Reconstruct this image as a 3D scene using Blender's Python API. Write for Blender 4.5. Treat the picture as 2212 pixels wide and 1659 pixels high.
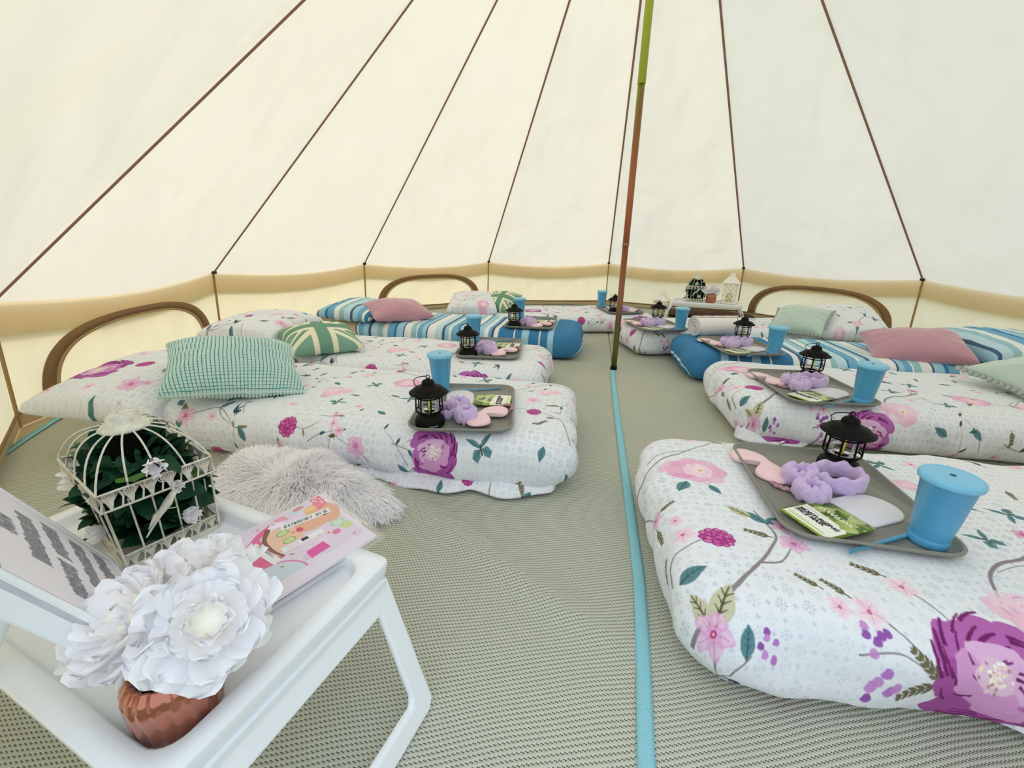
import bpy, bmesh, math, random
import numpy as np
from mathutils import Vector, Matrix, noise as mnoise

# ------------------------------------------------------------------ start clean
for o in list(bpy.data.objects):
    bpy.data.objects.remove(o)
SC = bpy.context.scene
COL = SC.collection
PI = math.pi
rnd = random.Random(7)

# ------------------------------------------------------------------ camera
cam_d = bpy.data.cameras.new('camera')
cam_d.sensor_fit = 'HORIZONTAL'
cam_d.sensor_width = 36.0
cam_d.lens = 912.4 / 2212 * 36.0
cam_d.clip_start = 0.02
cam = bpy.data.objects.new('camera', cam_d)
COL.objects.link(cam)
PITCH, YAW, ROLL = -0.33113, -0.18222, 0.01652
cp, sp, cy, sy = math.cos(PITCH), math.sin(PITCH), math.cos(YAW), math.sin(YAW)
F = Vector((sy * cp, cy * cp, sp))
R0 = Vector((cy, -sy, 0))
U0 = R0.cross(F)
Rv = R0 * math.cos(ROLL) + U0 * math.sin(ROLL)
Uv = U0 * math.cos(ROLL) - R0 * math.sin(ROLL)
M = Matrix((Rv, Uv, -F)).transposed().to_4x4()
M.translation = Vector((-0.1761, -2.7968, 0.8254))
cam.matrix_world = M
SC.camera = cam

# ------------------------------------------------------------------ sky, sun, exposure
SC.view_settings.view_transform = 'Standard'
SC.view_settings.look = 'None'
SC.view_settings.exposure = -0.80
SC.view_settings.gamma = 1.0
SC.view_settings.use_curve_mapping = False
SC.cycles.use_denoising = True
SC.cycles.max_bounces = 16
SC.cycles.diffuse_bounces = 12
SC.cycles.transparent_max_bounces = 12
SC.cycles.caustics_reflective = False
SC.cycles.caustics_refractive = False
W = bpy.data.worlds.new('sky')
SC.world = W
W.use_nodes = True
bg = W.node_tree.nodes['Background']
bg.inputs[0].default_value = (0.76, 0.87, 1.0, 1)
bg.inputs[1].default_value = 2.6
sun_d = bpy.data.lights.new('sun', 'SUN')
sun_d.energy = 1.9
sun_d.angle = 0.20
sun_d.color = (1.0, 0.76, 0.44)
sun = bpy.data.objects.new('sun', sun_d)
COL.objects.link(sun)
sun.rotation_euler = Vector((0.84, -0.30, -0.46)).to_track_quat('-Z', 'Y').to_euler()


# ------------------------------------------------------------------ helpers: colour, materials
def lin(c):
    c = c / 255.0
    return c / 12.92 if c <= 0.04045 else ((c + 0.055) / 1.055) ** 2.4


def rgb(h):
    if isinstance(h, str):
        h = h.lstrip('#')
        h = tuple(int(h[i:i + 2], 16) for i in (0, 2, 4))
    return (lin(h[0]), lin(h[1]), lin(h[2]), 1.0)


class NT:
    """small helper for node trees"""
    def __init__(s, name):
        s.m = bpy.data.materials.new(name)
        s.m.use_nodes = True
        s.t = s.m.node_tree
        s.t.nodes.clear()
        s.out = s.n('ShaderNodeOutputMaterial')

    def n(s, kind, **kw):
        x = s.t.nodes.new(kind)
        for k, v in kw.items():
            if k.startswith('i_'):
                key = k[2:]
                key = int(key) if key.isdigit() else key.replace('_', ' ')
                x.inputs[key].default_value = v
            else:
                setattr(x, k, v)
        return x

    def l(s, a, ao, b, bi):
        s.t.links.new(a.outputs[ao], b.inputs[bi])

    def math(s, op, a, b=None, clamp=False):
        x = s.n('ShaderNodeMath', operation=op, use_clamp=clamp)
        for i, v in enumerate((a, b)):
            if v is None:
                continue
            if isinstance(v, (int, float)):
                x.inputs[i].default_value = v
            else:
                s.t.links.new(v, x.inputs[i])
        return x.outputs[0]


def mat(name, col, rough=0.6, metal=0.0, bump=0.0, bscale=60.0, var=0.0, vscale=8.0, spec=0.5, sheen=0.0, stretch=None, coat=0.0, trans=0.0, emit=None):
    k = NT(name)
    b = k.n('ShaderNodeBsdfPrincipled')
    b.inputs['Base Color'].default_value = rgb(col)
    b.inputs['Roughness'].default_value = rough
    b.inputs['Metallic'].default_value = metal
    b.inputs['Specular IOR Level'].default_value = spec
    b.inputs['Sheen Weight'].default_value = sheen
    b.inputs['Coat Weight'].default_value = coat
    b.inputs['Transmission Weight'].default_value = trans
    if emit:
        b.inputs['Emission Color'].default_value = rgb(emit[0])
        b.inputs['Emission Strength'].default_value = emit[1]
    k.l(b, 0, k.out, 0)
    if bump or var:
        tc = k.n('ShaderNodeTexCoord')
        mp = k.n('ShaderNodeMapping')
        if stretch:
            mp.inputs['Scale'].default_value = stretch
        k.l(tc, 'Object', mp, 0)
    if var:
        nz = k.n('ShaderNodeTexNoise')
        nz.inputs['Scale'].default_value = vscale
        nz.inputs['Detail'].default_value = 4
        k.l(mp, 0, nz, 0)
        mx = k.n('ShaderNodeMix', data_type='RGBA')
        c = rgb(col)
        mx.inputs[6].default_value = tuple(x * (1 - var) for x in c[:3]) + (1,)
        mx.inputs[7].default_value = tuple(min(1, x * (1 + var)) for x in c[:3]) + (1,)
        k.l(nz, 0, mx, 0)
        k.l(mx, 2, b, 'Base Color')
    if bump:
        nb = k.n('ShaderNodeTexNoise')
        nb.inputs['Scale'].default_value = bscale
        nb.inputs['Detail'].default_value = 3
        k.l(mp, 0, nb, 0)
        bp = k.n('ShaderNodeBump')
        bp.inputs['Strength'].default_value = bump
        bp.inputs['Distance'].default_value = 0.01
        k.l(nb, 0, bp, 'Height')
        k.l(bp, 0, b, 'Normal')
    return k.m


def canvas_mat(name, refl, trans, mixf=0.55):
    """thin cotton canvas: reflects some light, lets the rest through"""
    k = NT(name)
    d = k.n('ShaderNodeBsdfDiffuse')
    t = k.n('ShaderNodeBsdfTranslucent')
    tc = k.n('ShaderNodeTexCoord')
    nz = k.n('ShaderNodeTexNoise')
    nz.inputs['Scale'].default_value = 2.2
    nz.inputs['Detail'].default_value = 5
    k.l(tc, 'Object', nz, 0)
    for sh, c in ((d, refl), (t, trans)):
        mx = k.n('ShaderNodeMix', data_type='RGBA')
        c = rgb(c)
        mx.inputs[6].default_value = tuple(x * 0.95 for x in c[:3]) + (1,)
        mx.inputs[7].default_value = tuple(min(1, x * 1.03) for x in c[:3]) + (1,)
        k.l(nz, 0, mx, 0)
        k.l(mx, 2, sh, 0)
    wv = k.n('ShaderNodeTexNoise')
    wv.inputs['Scale'].default_value = 420
    k.l(tc, 'Object', wv, 0)
    bp = k.n('ShaderNodeBump')
    bp.inputs['Strength'].default_value = 0.15
    bp.inputs['Distance'].default_value = 0.002
    k.l(wv, 0, bp, 'Height')
    # soft slanting creases of slack cloth
    mp = k.n('ShaderNodeMapping')
    mp.inputs['Scale'].default_value = (2.4, 2.4, .6)
    mp.inputs['Rotation'].default_value = (.5, .35, .2)
    k.l(tc, 'Object', mp, 0)
    cr_ = k.n('ShaderNodeTexNoise')
    cr_.inputs['Scale'].default_value = 1.5
    cr_.inputs['Detail'].default_value = 1.6
    cr_.inputs['Roughness'].default_value = .4
    cr_.inputs['Distortion'].default_value = .3
    k.l(mp, 0, cr_, 0)
    b2 = k.n('ShaderNodeBump')
    b2.inputs['Strength'].default_value = .7
    b2.inputs['Distance'].default_value = .10
    k.l(cr_, 0, b2, 'Height')
    k.l(bp, 0, b2, 'Normal')
    k.l(b2, 0, d, 'Normal')
    k.l(b2, 0, t, 'Normal')
    mix = k.n('ShaderNodeMixShader')
    mix.inputs[0].default_value = mixf
    k.l(d, 0, mix, 1)
    k.l(t, 0, mix, 2)
    k.l(mix, 0, k.out, 0)
    return k.m


def clear_mat(name, col=(255, 255, 255), gloss=0.12, rough=0.06, fres=1.0):
    """thin clear plastic or glass: mostly see-through with a glossy sheen"""
    k = NT(name)
    tr = k.n('ShaderNodeBsdfTransparent')
    tr.inputs[0].default_value = rgb(col)
    g = k.n('ShaderNodeBsdfGlossy')
    g.inputs['Roughness'].default_value = rough
    g.inputs[0].default_value = (1, 1, 1, 1)
    fr = k.n('ShaderNodeLayerWeight')
    fr.inputs[0].default_value = 0.35
    f = k.math('MULTIPLY', fr.outputs['Fresnel'], fres)
    f = k.math('ADD', f, gloss, clamp=True)
    mix = k.n('ShaderNodeMixShader')
    k.t.links.new(f, mix.inputs[0])
    k.l(tr, 0, mix, 1)
    k.l(g, 0, mix, 2)
    k.l(mix, 0, k.out, 0)
    return k.m


# ------------------------------------------------------------------ helpers: objects
def cr(o, label, cat, group=None, kind=None):
    if label:
        o['label'] = label
    if cat:
        o['category'] = cat
    if group:
        o['group'] = group
    if kind:
        o['kind'] = kind
    return o


def thing(name, label, cat, loc=(0, 0, 0), rz=0.0, group=None, kind=None):
    o = bpy.data.objects.new(name, None)
    o.empty_display_size = 0.05
    COL.objects.link(o)
    o.location = loc
    o.rotation_euler = (0, 0, rz)
    return cr(o, label, cat, group, kind)


def mesh(name, V, Fc, m=None, parent=None, smooth=True, uv=None, loc=None, rot=None):
    me = bpy.data.meshes.new(name)
    me.from_pydata([tuple(map(float, v)) for v in V], [], [tuple(map(int, f)) for f in Fc])
    if uv is not None:
        ul = me.uv_layers.new(name='uv')
        li = np.zeros(len(me.loops), dtype=np.int32)
        me.loops.foreach_get('vertex_index', li)
        ul.data.foreach_set('uv', np.asarray(uv, dtype=np.float32)[li].ravel())
    if smooth:
        me.polygons.foreach_set('use_smooth', np.ones(len(me.polygons), dtype=bool))
    if m:
        me.materials.append(m)
    me.update()
    o = bpy.data.objects.new(name, me)
    COL.objects.link(o)
    if parent:
        o.parent = parent
    if loc is not None:
        o.location = loc
    if rot is not None:
        o.rotation_euler = rot
    return o


def bevel(o, w=0.003, seg=2):
    b = o.modifiers.new('bevel', 'BEVEL')
    b.width = w
    b.segments = seg
    b.limit_method = 'ANGLE'
    b.angle_limit = math.radians(40)
    return o


def dup(root, loc=None, rz=None, label=None, group=None, scale=None):
    r = root.copy()
    COL.objects.link(r)
    if loc is not None:
        r.location = loc
    if rz is not None:
        r.rotation_euler = (0, 0, rz)
    if scale is not None:
        r.scale = (scale,) * 3
    if label:
        r['label'] = label
    if group:
        r['group'] = group
    for ch in list(root.children):
        c = ch.copy()
        COL.objects.link(c)
        c.parent = r
        for g in list(ch.children):
            d = g.copy()
            COL.objects.link(d)
            d.parent = c
    return r


class MB:
    """collects faces for one mesh"""
    def __init__(s):
        s.V, s.F = [], []

    def add(s, VF):
        o = len(s.V)
        s.V += [tuple(v) for v in VF[0]]
        s.F += [tuple(i + o for i in f) for f in VF[1]]
        return s

    def build(s, name, m, parent=None, smooth=True, **k):
        return mesh(name, s.V, s.F, m, parent, smooth, **k)


def box(cx, cy_, cz, sx, sy_, sz, rz=0.0):
    V = []
    c, s = math.cos(rz), math.sin(rz)
    for z in (-1, 1):
        for x, y in ((-1, -1), (1, -1), (1, 1), (-1, 1)):
            a, b = x * sx / 2, y * sy_ / 2
            V.append((cx + a * c - b * s, cy_ + a * s + b * c, cz + z * sz / 2))
    return V, [(3, 2, 1, 0), (4, 5, 6, 7), (0, 1, 5, 4), (1, 2, 6, 5), (2, 3, 7, 6), (3, 0, 4, 7)]


def lathe(prof, seg=24, cap=True):
    V, Fc = [], []
    n = len(prof)
    for r, z in prof:
        for i in range(seg):
            a = 2 * PI * i / seg
            V.append((r * math.cos(a), r * math.sin(a), z))
    for j in range(n - 1):
        for i in range(seg):
            k = (i + 1) % seg
            Fc.append((j * seg + i, j * seg + k, (j + 1) * seg + k, (j + 1) * seg + i))
    if cap:
        Fc.append(tuple(reversed(range(seg))))
        Fc.append(tuple(range((n - 1) * seg, n * seg)))
    return V, Fc


def tube(P, r, seg=6, closed=False, flat=1.0):
    P = [Vector(p) for p in P]
    n = len(P)
    V, Fc = [], []
    up = None
    for i in range(n):
        if closed:
            t = (P[(i + 1) % n] - P[i - 1]).normalized()
        else:
            t = (P[min(i + 1, n - 1)] - P[max(i - 1, 0)]).normalized()
        if up is None:
            ref = Vector((0, 0, 1)) if abs(t.z) < 0.95 else Vector((1, 0, 0))
            up = (ref - t * ref.dot(t)).normalized()
        else:
            up = (up - t * up.dot(t)).normalized()
        b = t.cross(up)
        rr = r[i] if isinstance(r, (list, tuple)) else r
        for k in range(seg):
            a = 2 * PI * k / seg
            V.append(P[i] + up * (math.sin(a) * rr * flat) + b * (math.cos(a) * rr))
    for i in range(n if closed else n - 1):
        j = (i + 1) % n
        for k in range(seg):
            q = (k + 1) % seg
            Fc.append((i * seg + k, i * seg + q, j * seg + q, j * seg + k))
    if not closed:
        Fc.append(tuple(range(seg)))
        Fc.append(tuple(reversed(range((n - 1) * seg, n * seg))))
    return V, Fc


def rr_ring(hx, hy, rc, seg=6):
    """rounded rectangle outline, counter clockwise"""
    out = []
    for cx, cy_, a0 in ((hx - rc, hy - rc, 0), (-hx + rc, hy - rc, 90), (-hx + rc, -hy + rc, 180), (hx - rc, -hy + rc, 270)):
        for i in range(seg + 1):
            a = math.radians(a0 + 90 * i / seg)
            out.append((cx + rc * math.cos(a), cy_ + rc * math.sin(a)))
    return out


def loft(rings, cap0=True, cap1=True):
    V, Fc = [], []
    n = len(rings[0])
    for r in rings:
        V += r
    for j in range(len(rings) - 1):
        for i in range(n):
            k = (i + 1) % n
            Fc.append((j * n + i, j * n + k, (j + 1) * n + k, (j + 1) * n + i))
    if cap0:
        Fc.append(tuple(reversed(range(n))))
    if cap1:
        Fc.append(tuple(range((len(rings) - 1) * n, len(rings) * n)))
    return V, Fc


def prism(outline, z0, z1):
    return loft([[(x, y, z0) for x, y in outline], [(x, y, z1) for x, y in outline]])


def grid(nu, nv, fn):
    V, Fc, UV = [], [], []
    for j in range(nv + 1):
        for i in range(nu + 1):
            V.append(fn(i / nu, j / nv))
            UV.append((i / nu, j / nv))
    w = nu + 1
    for j in range(nv):
        for i in range(nu):
            Fc.append((j * w + i, j * w + i + 1, (j + 1) * w + i + 1, (j + 1) * w + i))
    return V, Fc, UV


def fbm(x, y, z, oct=3):
    return mnoise.fractal(Vector((x, y, z)), 1.0, 2.0, oct)


def text_mesh(body, size, m, parent, loc, rot, offset=0.0, shear=0.0, space_line=1.0, space_char=1.0, align='LEFT'):
    cu = bpy.data.curves.new('lettering', 'FONT')
    cu.body, cu.size, cu.offset, cu.shear = body, size, offset, shear
    cu.space_line, cu.space_character, cu.align_x, cu.extrude = space_line, space_char, align, .0001
    t = bpy.data.objects.new('lettering', cu)
    COL.objects.link(t)
    dg = bpy.context.evaluated_depsgraph_get()
    me = bpy.data.meshes.new_from_object(t.evaluated_get(dg))
    bpy.data.objects.remove(t)
    me.materials.clear()
    me.materials.append(m)
    o = bpy.data.objects.new('lettering', me)
    COL.objects.link(o)
    o.parent = parent
    o.location = loc
    o.rotation_euler = rot
    return o


# ------------------------------------------------------------------ a small painter for printed cloth and paper
class Canvas:
    def __init__(s, w, h, ppm, bg):
        s.ppm = ppm
        s.W, s.H = int(w * ppm), int(h * ppm)
        s.a = np.empty((s.H, s.W, 3), dtype=np.float32)
        s.a[:] = np.array(s.c(bg), dtype=np.float32)

    @staticmethod
    def c(h):
        if isinstance(h, str):
            h = h.lstrip('#')
            return tuple(int(h[i:i + 2], 16) / 255 for i in (0, 2, 4))
        return tuple(v / 255 for v in h)

    def poly(s, P, col, alpha=1.0):
        P = np.asarray(P, dtype=np.float64) * s.ppm
        x0, y0 = np.floor(P.min(0)).astype(int) - 1
        x1, y1 = np.ceil(P.max(0)).astype(int) + 1
        x0, y0, x1, y1 = max(x0, 0), max(y0, 0), min(x1, s.W), min(y1, s.H)
        if x1 <= x0 or y1 <= y0:
            return
        cov = np.zeros((y1 - y0, x1 - x0), dtype=np.float32)
        for ox, oy in ((.25, .25), (.75, .75)):
            X = np.arange(x0, x1)[None, :] + ox
            Y = np.arange(y0, y1)[:, None] + oy
            ins = np.zeros(cov.shape, dtype=bool)
            Q = np.roll(P, -1, axis=0)
            for (ax, ay), (bx, by) in zip(P, Q):
                if ay == by:
                    continue
                c1 = (Y > ay) != (Y > by)
                xi = ax + (Y - ay) * (bx - ax) / (by - ay)
                ins ^= c1 & (X < xi)
            cov += ins * 0.5
        cov = cov[..., None] * alpha
        sub = s.a[y0:y1, x0:x1]
        sub += (np.array(s.c(col), dtype=np.float32) - sub) * cov

    def stroke(s, P, w, col, alpha=1.0, taper=True):
        P = np.asarray(P, dtype=float)
        n = len(P)
        T = np.gradient(P, axis=0)
        T /= np.maximum(np.linalg.norm(T, axis=1, keepdims=True), 1e-9)
        N = np.stack([-T[:, 1], T[:, 0]], 1)
        ww = w * (1 - 0.6 * np.linspace(0, 1, n)) if taper else np.full(n, w)
        L = P + N * ww[:, None] / 2
        Rr = P - N * ww[:, None] / 2
        s.poly(np.concatenate([L, Rr[::-1]]), col, alpha)

    def disc(s, x, y, r, col, alpha=1.0, ry=None, ang=0.0, wob=0.0, n=18, ph=0.0):
        a = np.linspace(0, 2 * PI, n, endpoint=False)
        rad = 1 + wob * np.sin(3 * a + ph) + wob * 0.7 * np.sin(5 * a + 1.7 * ph)
        X = r * rad * np.cos(a)
        Y = (ry or r) * rad * np.sin(a)
        c, q = math.cos(ang), math.sin(ang)
        s.poly(np.stack([x + X * c - Y * q, y + X * q + Y * c], 1), col, alpha)

    def leaf(s, x, y, L, w, ang, col, vein=None, alpha=1.0):
        t = np.linspace(0, 1, 9)
        h = np.sin(PI * t ** 0.8) * w / 2
        X = np.concatenate([t * L, (t * L)[::-1]])
        Y = np.concatenate([h, -h[::-1]])
        c, q = math.cos(ang), math.sin(ang)
        s.poly(np.stack([x + X * c - Y * q, y + X * q + Y * c], 1), col, alpha)
        if vein:
            s.stroke([(x, y), (x + L * .5 * c, y + L * .5 * q), (x + L * .92 * c, y + L * .92 * q)], w * .12, vein)
            for k in (.3, .5, .68):
                for sg in (1, -1):
                    a2 = ang + sg * .7
                    s.stroke([(x + L * k * c, y + L * k * q), (x + L * k * c + w * .2 * math.cos(a2), y + L * k * q + w * .2 * math.sin(a2)),
                              (x + L * k * c + w * .4 * math.cos(a2), y + L * k * q + w * .4 * math.sin(a2))], w * .07, vein)

    def image(s, name):
        im = bpy.data.images.new(name, s.W, s.H, alpha=False)
        buf = np.ones((s.H, s.W, 4), dtype=np.float32)
        buf[..., :3] = np.clip(s.a, 0, 1)
        im.pixels.foreach_set(buf.ravel())
        im.update()
        return im


TEAL, TEALD, OLIVE, OLIVED, BARK = '#5f8a90', '#3c6168', '#8d8a6b', '#55523a', '#8b8285'


def fl_five(c, x, y, r, col='#eeb2d2', ph=0.0, dark='#c05c97'):
    for i in range(5):
        a = ph + 2 * PI * i / 5
        px, py = x + .55 * r * math.cos(a), y + .55 * r * math.sin(a)
        c.disc(px, py, r * .56, col, .72, ry=r * .44, ang=a, wob=.12, ph=i + ph)
        c.disc(x + .7 * r * math.cos(a), y + .7 * r * math.sin(a), r * .3, '#f6dbe8', .5, wob=.15, ph=i)
        c.stroke([(x + .15 * r * math.cos(a), y + .15 * r * math.sin(a)), (x + .5 * r * math.cos(a), y + .5 * r * math.sin(a)),
                  (x + .85 * r * math.cos(a + .1), y + .85 * r * math.sin(a + .1))], r * .07, dark, .55)
    c.disc(x, y, r * .17, '#b83e7d')
    c.disc(x, y, r * .07, '#f3dcc0')


def fl_rose(c, x, y, r, seed=0, pale=False):
    g = random.Random(seed)
    base = '#f6d9e6' if pale else '#efb6d4'
    for i in range(9):
        a = 2 * PI * i / 9 + g.uniform(-.2, .2)
        k = g.uniform(.45, .66)
        c.disc(x + k * r * math.cos(a) * 1.25, y + k * r * math.sin(a), r * .5, g.choice([base, '#f3cfe0' if pale else '#f0b7d6', '#efbcd3' if pale else '#e9a0c6']), .7, ry=r * .36, ang=a + 1.5, wob=.12, ph=g.uniform(0, 6))
    for i in range(7):
        a = 2 * PI * i / 7 + g.uniform(-.2, .2)
        c.disc(x + .3 * r * math.cos(a) + .1 * r, y + .3 * r * math.sin(a), r * .34, g.choice(['#f8dbe8', '#f6d0e2', '#f2bfd8']), .8, ry=r * .26, ang=a + 1.5, wob=.12, ph=g.uniform(0, 6))
    for i in range(10):
        a = g.uniform(0, 2 * PI)
        k = g.uniform(.3, .9)
        c.stroke([(x + k * r * math.cos(a), y + k * r * math.sin(a)), (x + (k + .1) * r * math.cos(a + .2), y + (k + .1) * r * math.sin(a + .2)),
                  (x + (k + .12) * r * math.cos(a + .45), y + (k + .12) * r * math.sin(a + .45))], r * .04, '#d878ad', .6)
    c.disc(x + .15 * r, y, r * .2, '#f9e6d8', .9, wob=.2)
    c.disc(x + .17 * r, y, r * .07, '#e59c62')


def fl_dahlia(c, x, y, r, seed=0):
    g = random.Random(seed)
    for k, n in ((.78, 11), (.5, 8), (.22, 5), (0, 1)):
        for i in range(n):
            a = 2 * PI * i / n + k
            px, py = x + k * r * math.cos(a), y + k * r * math.sin(a)
            c.disc(px, py, r * .27, '#8a2667', 1, ang=a, n=10)
            c.disc(px, py, r * .23, g.choice(['#cf5aa4', '#d873b4', '#c24a97']), 1, ry=r * .19, ang=a, n=10)


def fl_peony(c, x, y, r, seed=1):
    g = random.Random(seed)
    P1, P2, P3, DK = '#b765b0', '#a9519f', '#dfa9d8', '#6c1a5e'
    outs = [(0.62, -.55, .55, .4, .3), (.7, .2, .5, .36, 1.2), (-.62, -.5, .5, .36, 2.4), (-.75, .05, .36, .3, 1.6), (0, -.72, .62, .3, .05), (.05, .62, .6, .38, .1), (-.45, .68, .5, .38, .5), (.62, .72, .46, .34, 2.6)]
    for i, (dx, dy, a, b, an) in enumerate(outs):
        c.disc(x + dx * r, y + dy * r, r * a, g.choice([P1, P2, '#c071b8']), 1, ry=r * b, ang=an, wob=.10, ph=i * 1.3, n=26)
    for i in range(26):
        a = g.uniform(0, 2 * PI)
        k = g.uniform(.5, 1.0)
        pts = [(x + (k + .06 * j) * r * math.cos(a + .16 * j) * (1 if j else 1), y + (k + .06 * j) * r * math.sin(a + .16 * j)) for j in range(4)]
        c.stroke(pts, r * g.uniform(.05, .1), DK, .95)
    for dx, dy, a, b, an in ((.05, -.38, .62, .22, .1), (-.42, -.1, .4, .26, .9), (.5, -.05, .34, .28, 2.2), (.02, .25, .66, .24, .3), (.25, .42, .5, .16, .1)):
        c.disc(x + dx * r, y + dy * r, r * a, g.choice([P3, '#d79bcd', '#e3b5dc']), 1, ry=r * b, ang=an, wob=.12, ph=dx * 9, n=24)
    for i in range(12):
        a = g.uniform(0, 2 * PI)
        k = g.uniform(.25, .6)
        pts = [(x + (k + .08 * j) * r * math.cos(a + .12 * j), y + (k + .08 * j) * r * math.sin(a + .12 * j) * .8) for j in range(3)]
        c.stroke(pts, r * .055, DK, .9)
    c.disc(x, y - .1 * r, r * .36, '#e9c3dd', 1, ry=r * .28, ang=.3, wob=.1)
    for i in range(46):
        a = g.uniform(0, 2 * PI)
        k = g.uniform(.02, .34)
        px, py = x + k * r * math.cos(a), y - .1 * r + k * r * math.sin(a) * .8
        c.disc(px, py, r * .032, g.choice(['#fbf1dc', '#f4e3c2', '#fffaf0', '#b78c8f']), 1, n=7)


def butterfly(c, x, y, r, ang=0.0, cols=(TEAL, TEALD)):
    ca, sa = math.cos(ang), math.sin(ang)

    def T(px, py):
        return (x + (px * ca - py * sa) * r, y + (px * sa + py * ca) * r)
    for s in (1, -1):
        c.poly([T(0, .05 * s), T(.35, .55 * s), T(1.0, 1.0 * s), T(.8, .45 * s), T(.45, .15 * s)], cols[0])
        c.poly([T(-.02, .05 * s), T(.05, .5 * s), T(-.4, .78 * s), T(-.75, .5 * s), T(-.5, .15 * s)], cols[0])
        c.stroke([T(.1, .1 * s), T(.5, .5 * s), T(.95, .95 * s)], r * .07, cols[1])
        c.stroke([T(-.1, .1 * s), T(-.3, .4 * s), T(-.5, .65 * s)], r * .07, cols[1])
        c.stroke([T(.2, .02 * s), T(.4, .12 * s), T(.62, .25 * s)], r * .03, '#444444')
    c.poly([T(.3, .07), T(.3, -.07), T(-.45, -.05), T(-.45, .05)], '#3a3a40')


def bird(c, x, y, r, ang=0.0, flip=1):
    ca, sa = math.cos(ang), math.sin(ang)

    def T(px, py):
        py *= flip
        return (x + (px * ca - py * sa) * r, y + (px * sa + py * ca) * r)
    c.poly([T(-1.3, .5), T(-.7, .18), T(-.45, .2), T(0, .1), T(.5, -.1), T(.55, -.35), T(.2, -.4), T(-.25, -.25), T(-.6, -.02)], '#3f5d66')
    for k in range(4):
        c.poly([T(.1, -.05), T(.6 + .12 * k, .55 - .28 * k), T(.75 + .12 * k, .45 - .28 * k), T(.3, -.2)], '#33434a')
    c.poly([T(-.1, .1), T(-.2, .85), T(-.08, .95), T(.25, .05)], '#5a6f86')


def sprig(c, x, y, L, ang):
    """fern-like brown-green sprig"""
    ca, sa = math.cos(ang), math.sin(ang)
    c.stroke([(x, y), (x + L * .5 * ca, y + L * .5 * sa), (x + L * ca, y + L * sa)], L * .05, OLIVED)
    for k in range(1, 6):
        t = k / 6
        for s in (1, -1):
            c.leaf(x + L * t * ca, y + L * t * sa, L * .3 * (1.1 - .6 * t), L * .1, ang + s * .6, '#6d6a4e')


def medallions(c, pitch=0.033, seed=3):
    """faint blue grey lattice of little squares woven through the white ground"""
    H, Wd = c.a.shape[:2]
    Y, X = np.mgrid[0:H, 0:Wd].astype(np.float32) / c.ppm
    a, b = (X + Y) / pitch / 1.414, (X - Y) / pitch / 1.414
    ia, ib = np.floor(a), np.floor(b)
    fa, fb = np.abs(a - ia - .5), np.abs(b - ib - .5)
    h = np.modf(np.sin(ia * 12.9898 + ib * 78.233) * 43758.547)[0]
    h = np.abs(h)
    mx = np.maximum(fa, fb)
    m1 = (mx < .27) & ~((np.minimum(fa, fb) < .05) & (mx > .06)) & ~((np.abs(fa - fb) < .045) & (mx > .1))
    m2 = (fa > .40) & (fb > .40)
    wash = (np.sin(X * 9 + 2 * np.sin(Y * 7)) * np.sin(Y * 11 + 1.5 * np.sin(X * 6)) * .5 + .5)
    dots = (np.abs(np.modf(X / .0042)[0] - .5) < .33) & (np.abs(np.modf(Y / .0042)[0] - .5) < .33)
    k = (m1 * (.25 + .75 * h) * .50 + m2 * .36) * (.35 + .65 * wash) + dots * .035
    c.a += (np.array(c.c('#98a6b3'), dtype=np.float32) - c.a) * k[..., None].astype(np.float32)


def curve_pts(P, n=24):
    P = [Vector((*p, 0)) for p in P]
    out = []
    for i in range(len(P) - 1):
        p0, p1, p2, p3 = P[max(i - 1, 0)], P[i], P[i + 1], P[min(i + 2, len(P) - 1)]
        for k in range(n // (len(P) - 1) + 1):
            t = k / (n // (len(P) - 1) + 1)
            q = .5 * (2 * p1 + (p2 - p0) * t + (2 * p0 - 5 * p1 + 4 * p2 - p3) * t * t + (3 * p1 - p0 - 3 * p2 + p3) * t ** 3)
            out.append((q.x, q.y))
    out.append((P[-1].x, P[-1].y))
    return out


OFFA, OFFB = 0.32, 0.66     # canvas position of the foot edge and of the bed's centre line
CW, CH = 2.55, 1.32


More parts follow.
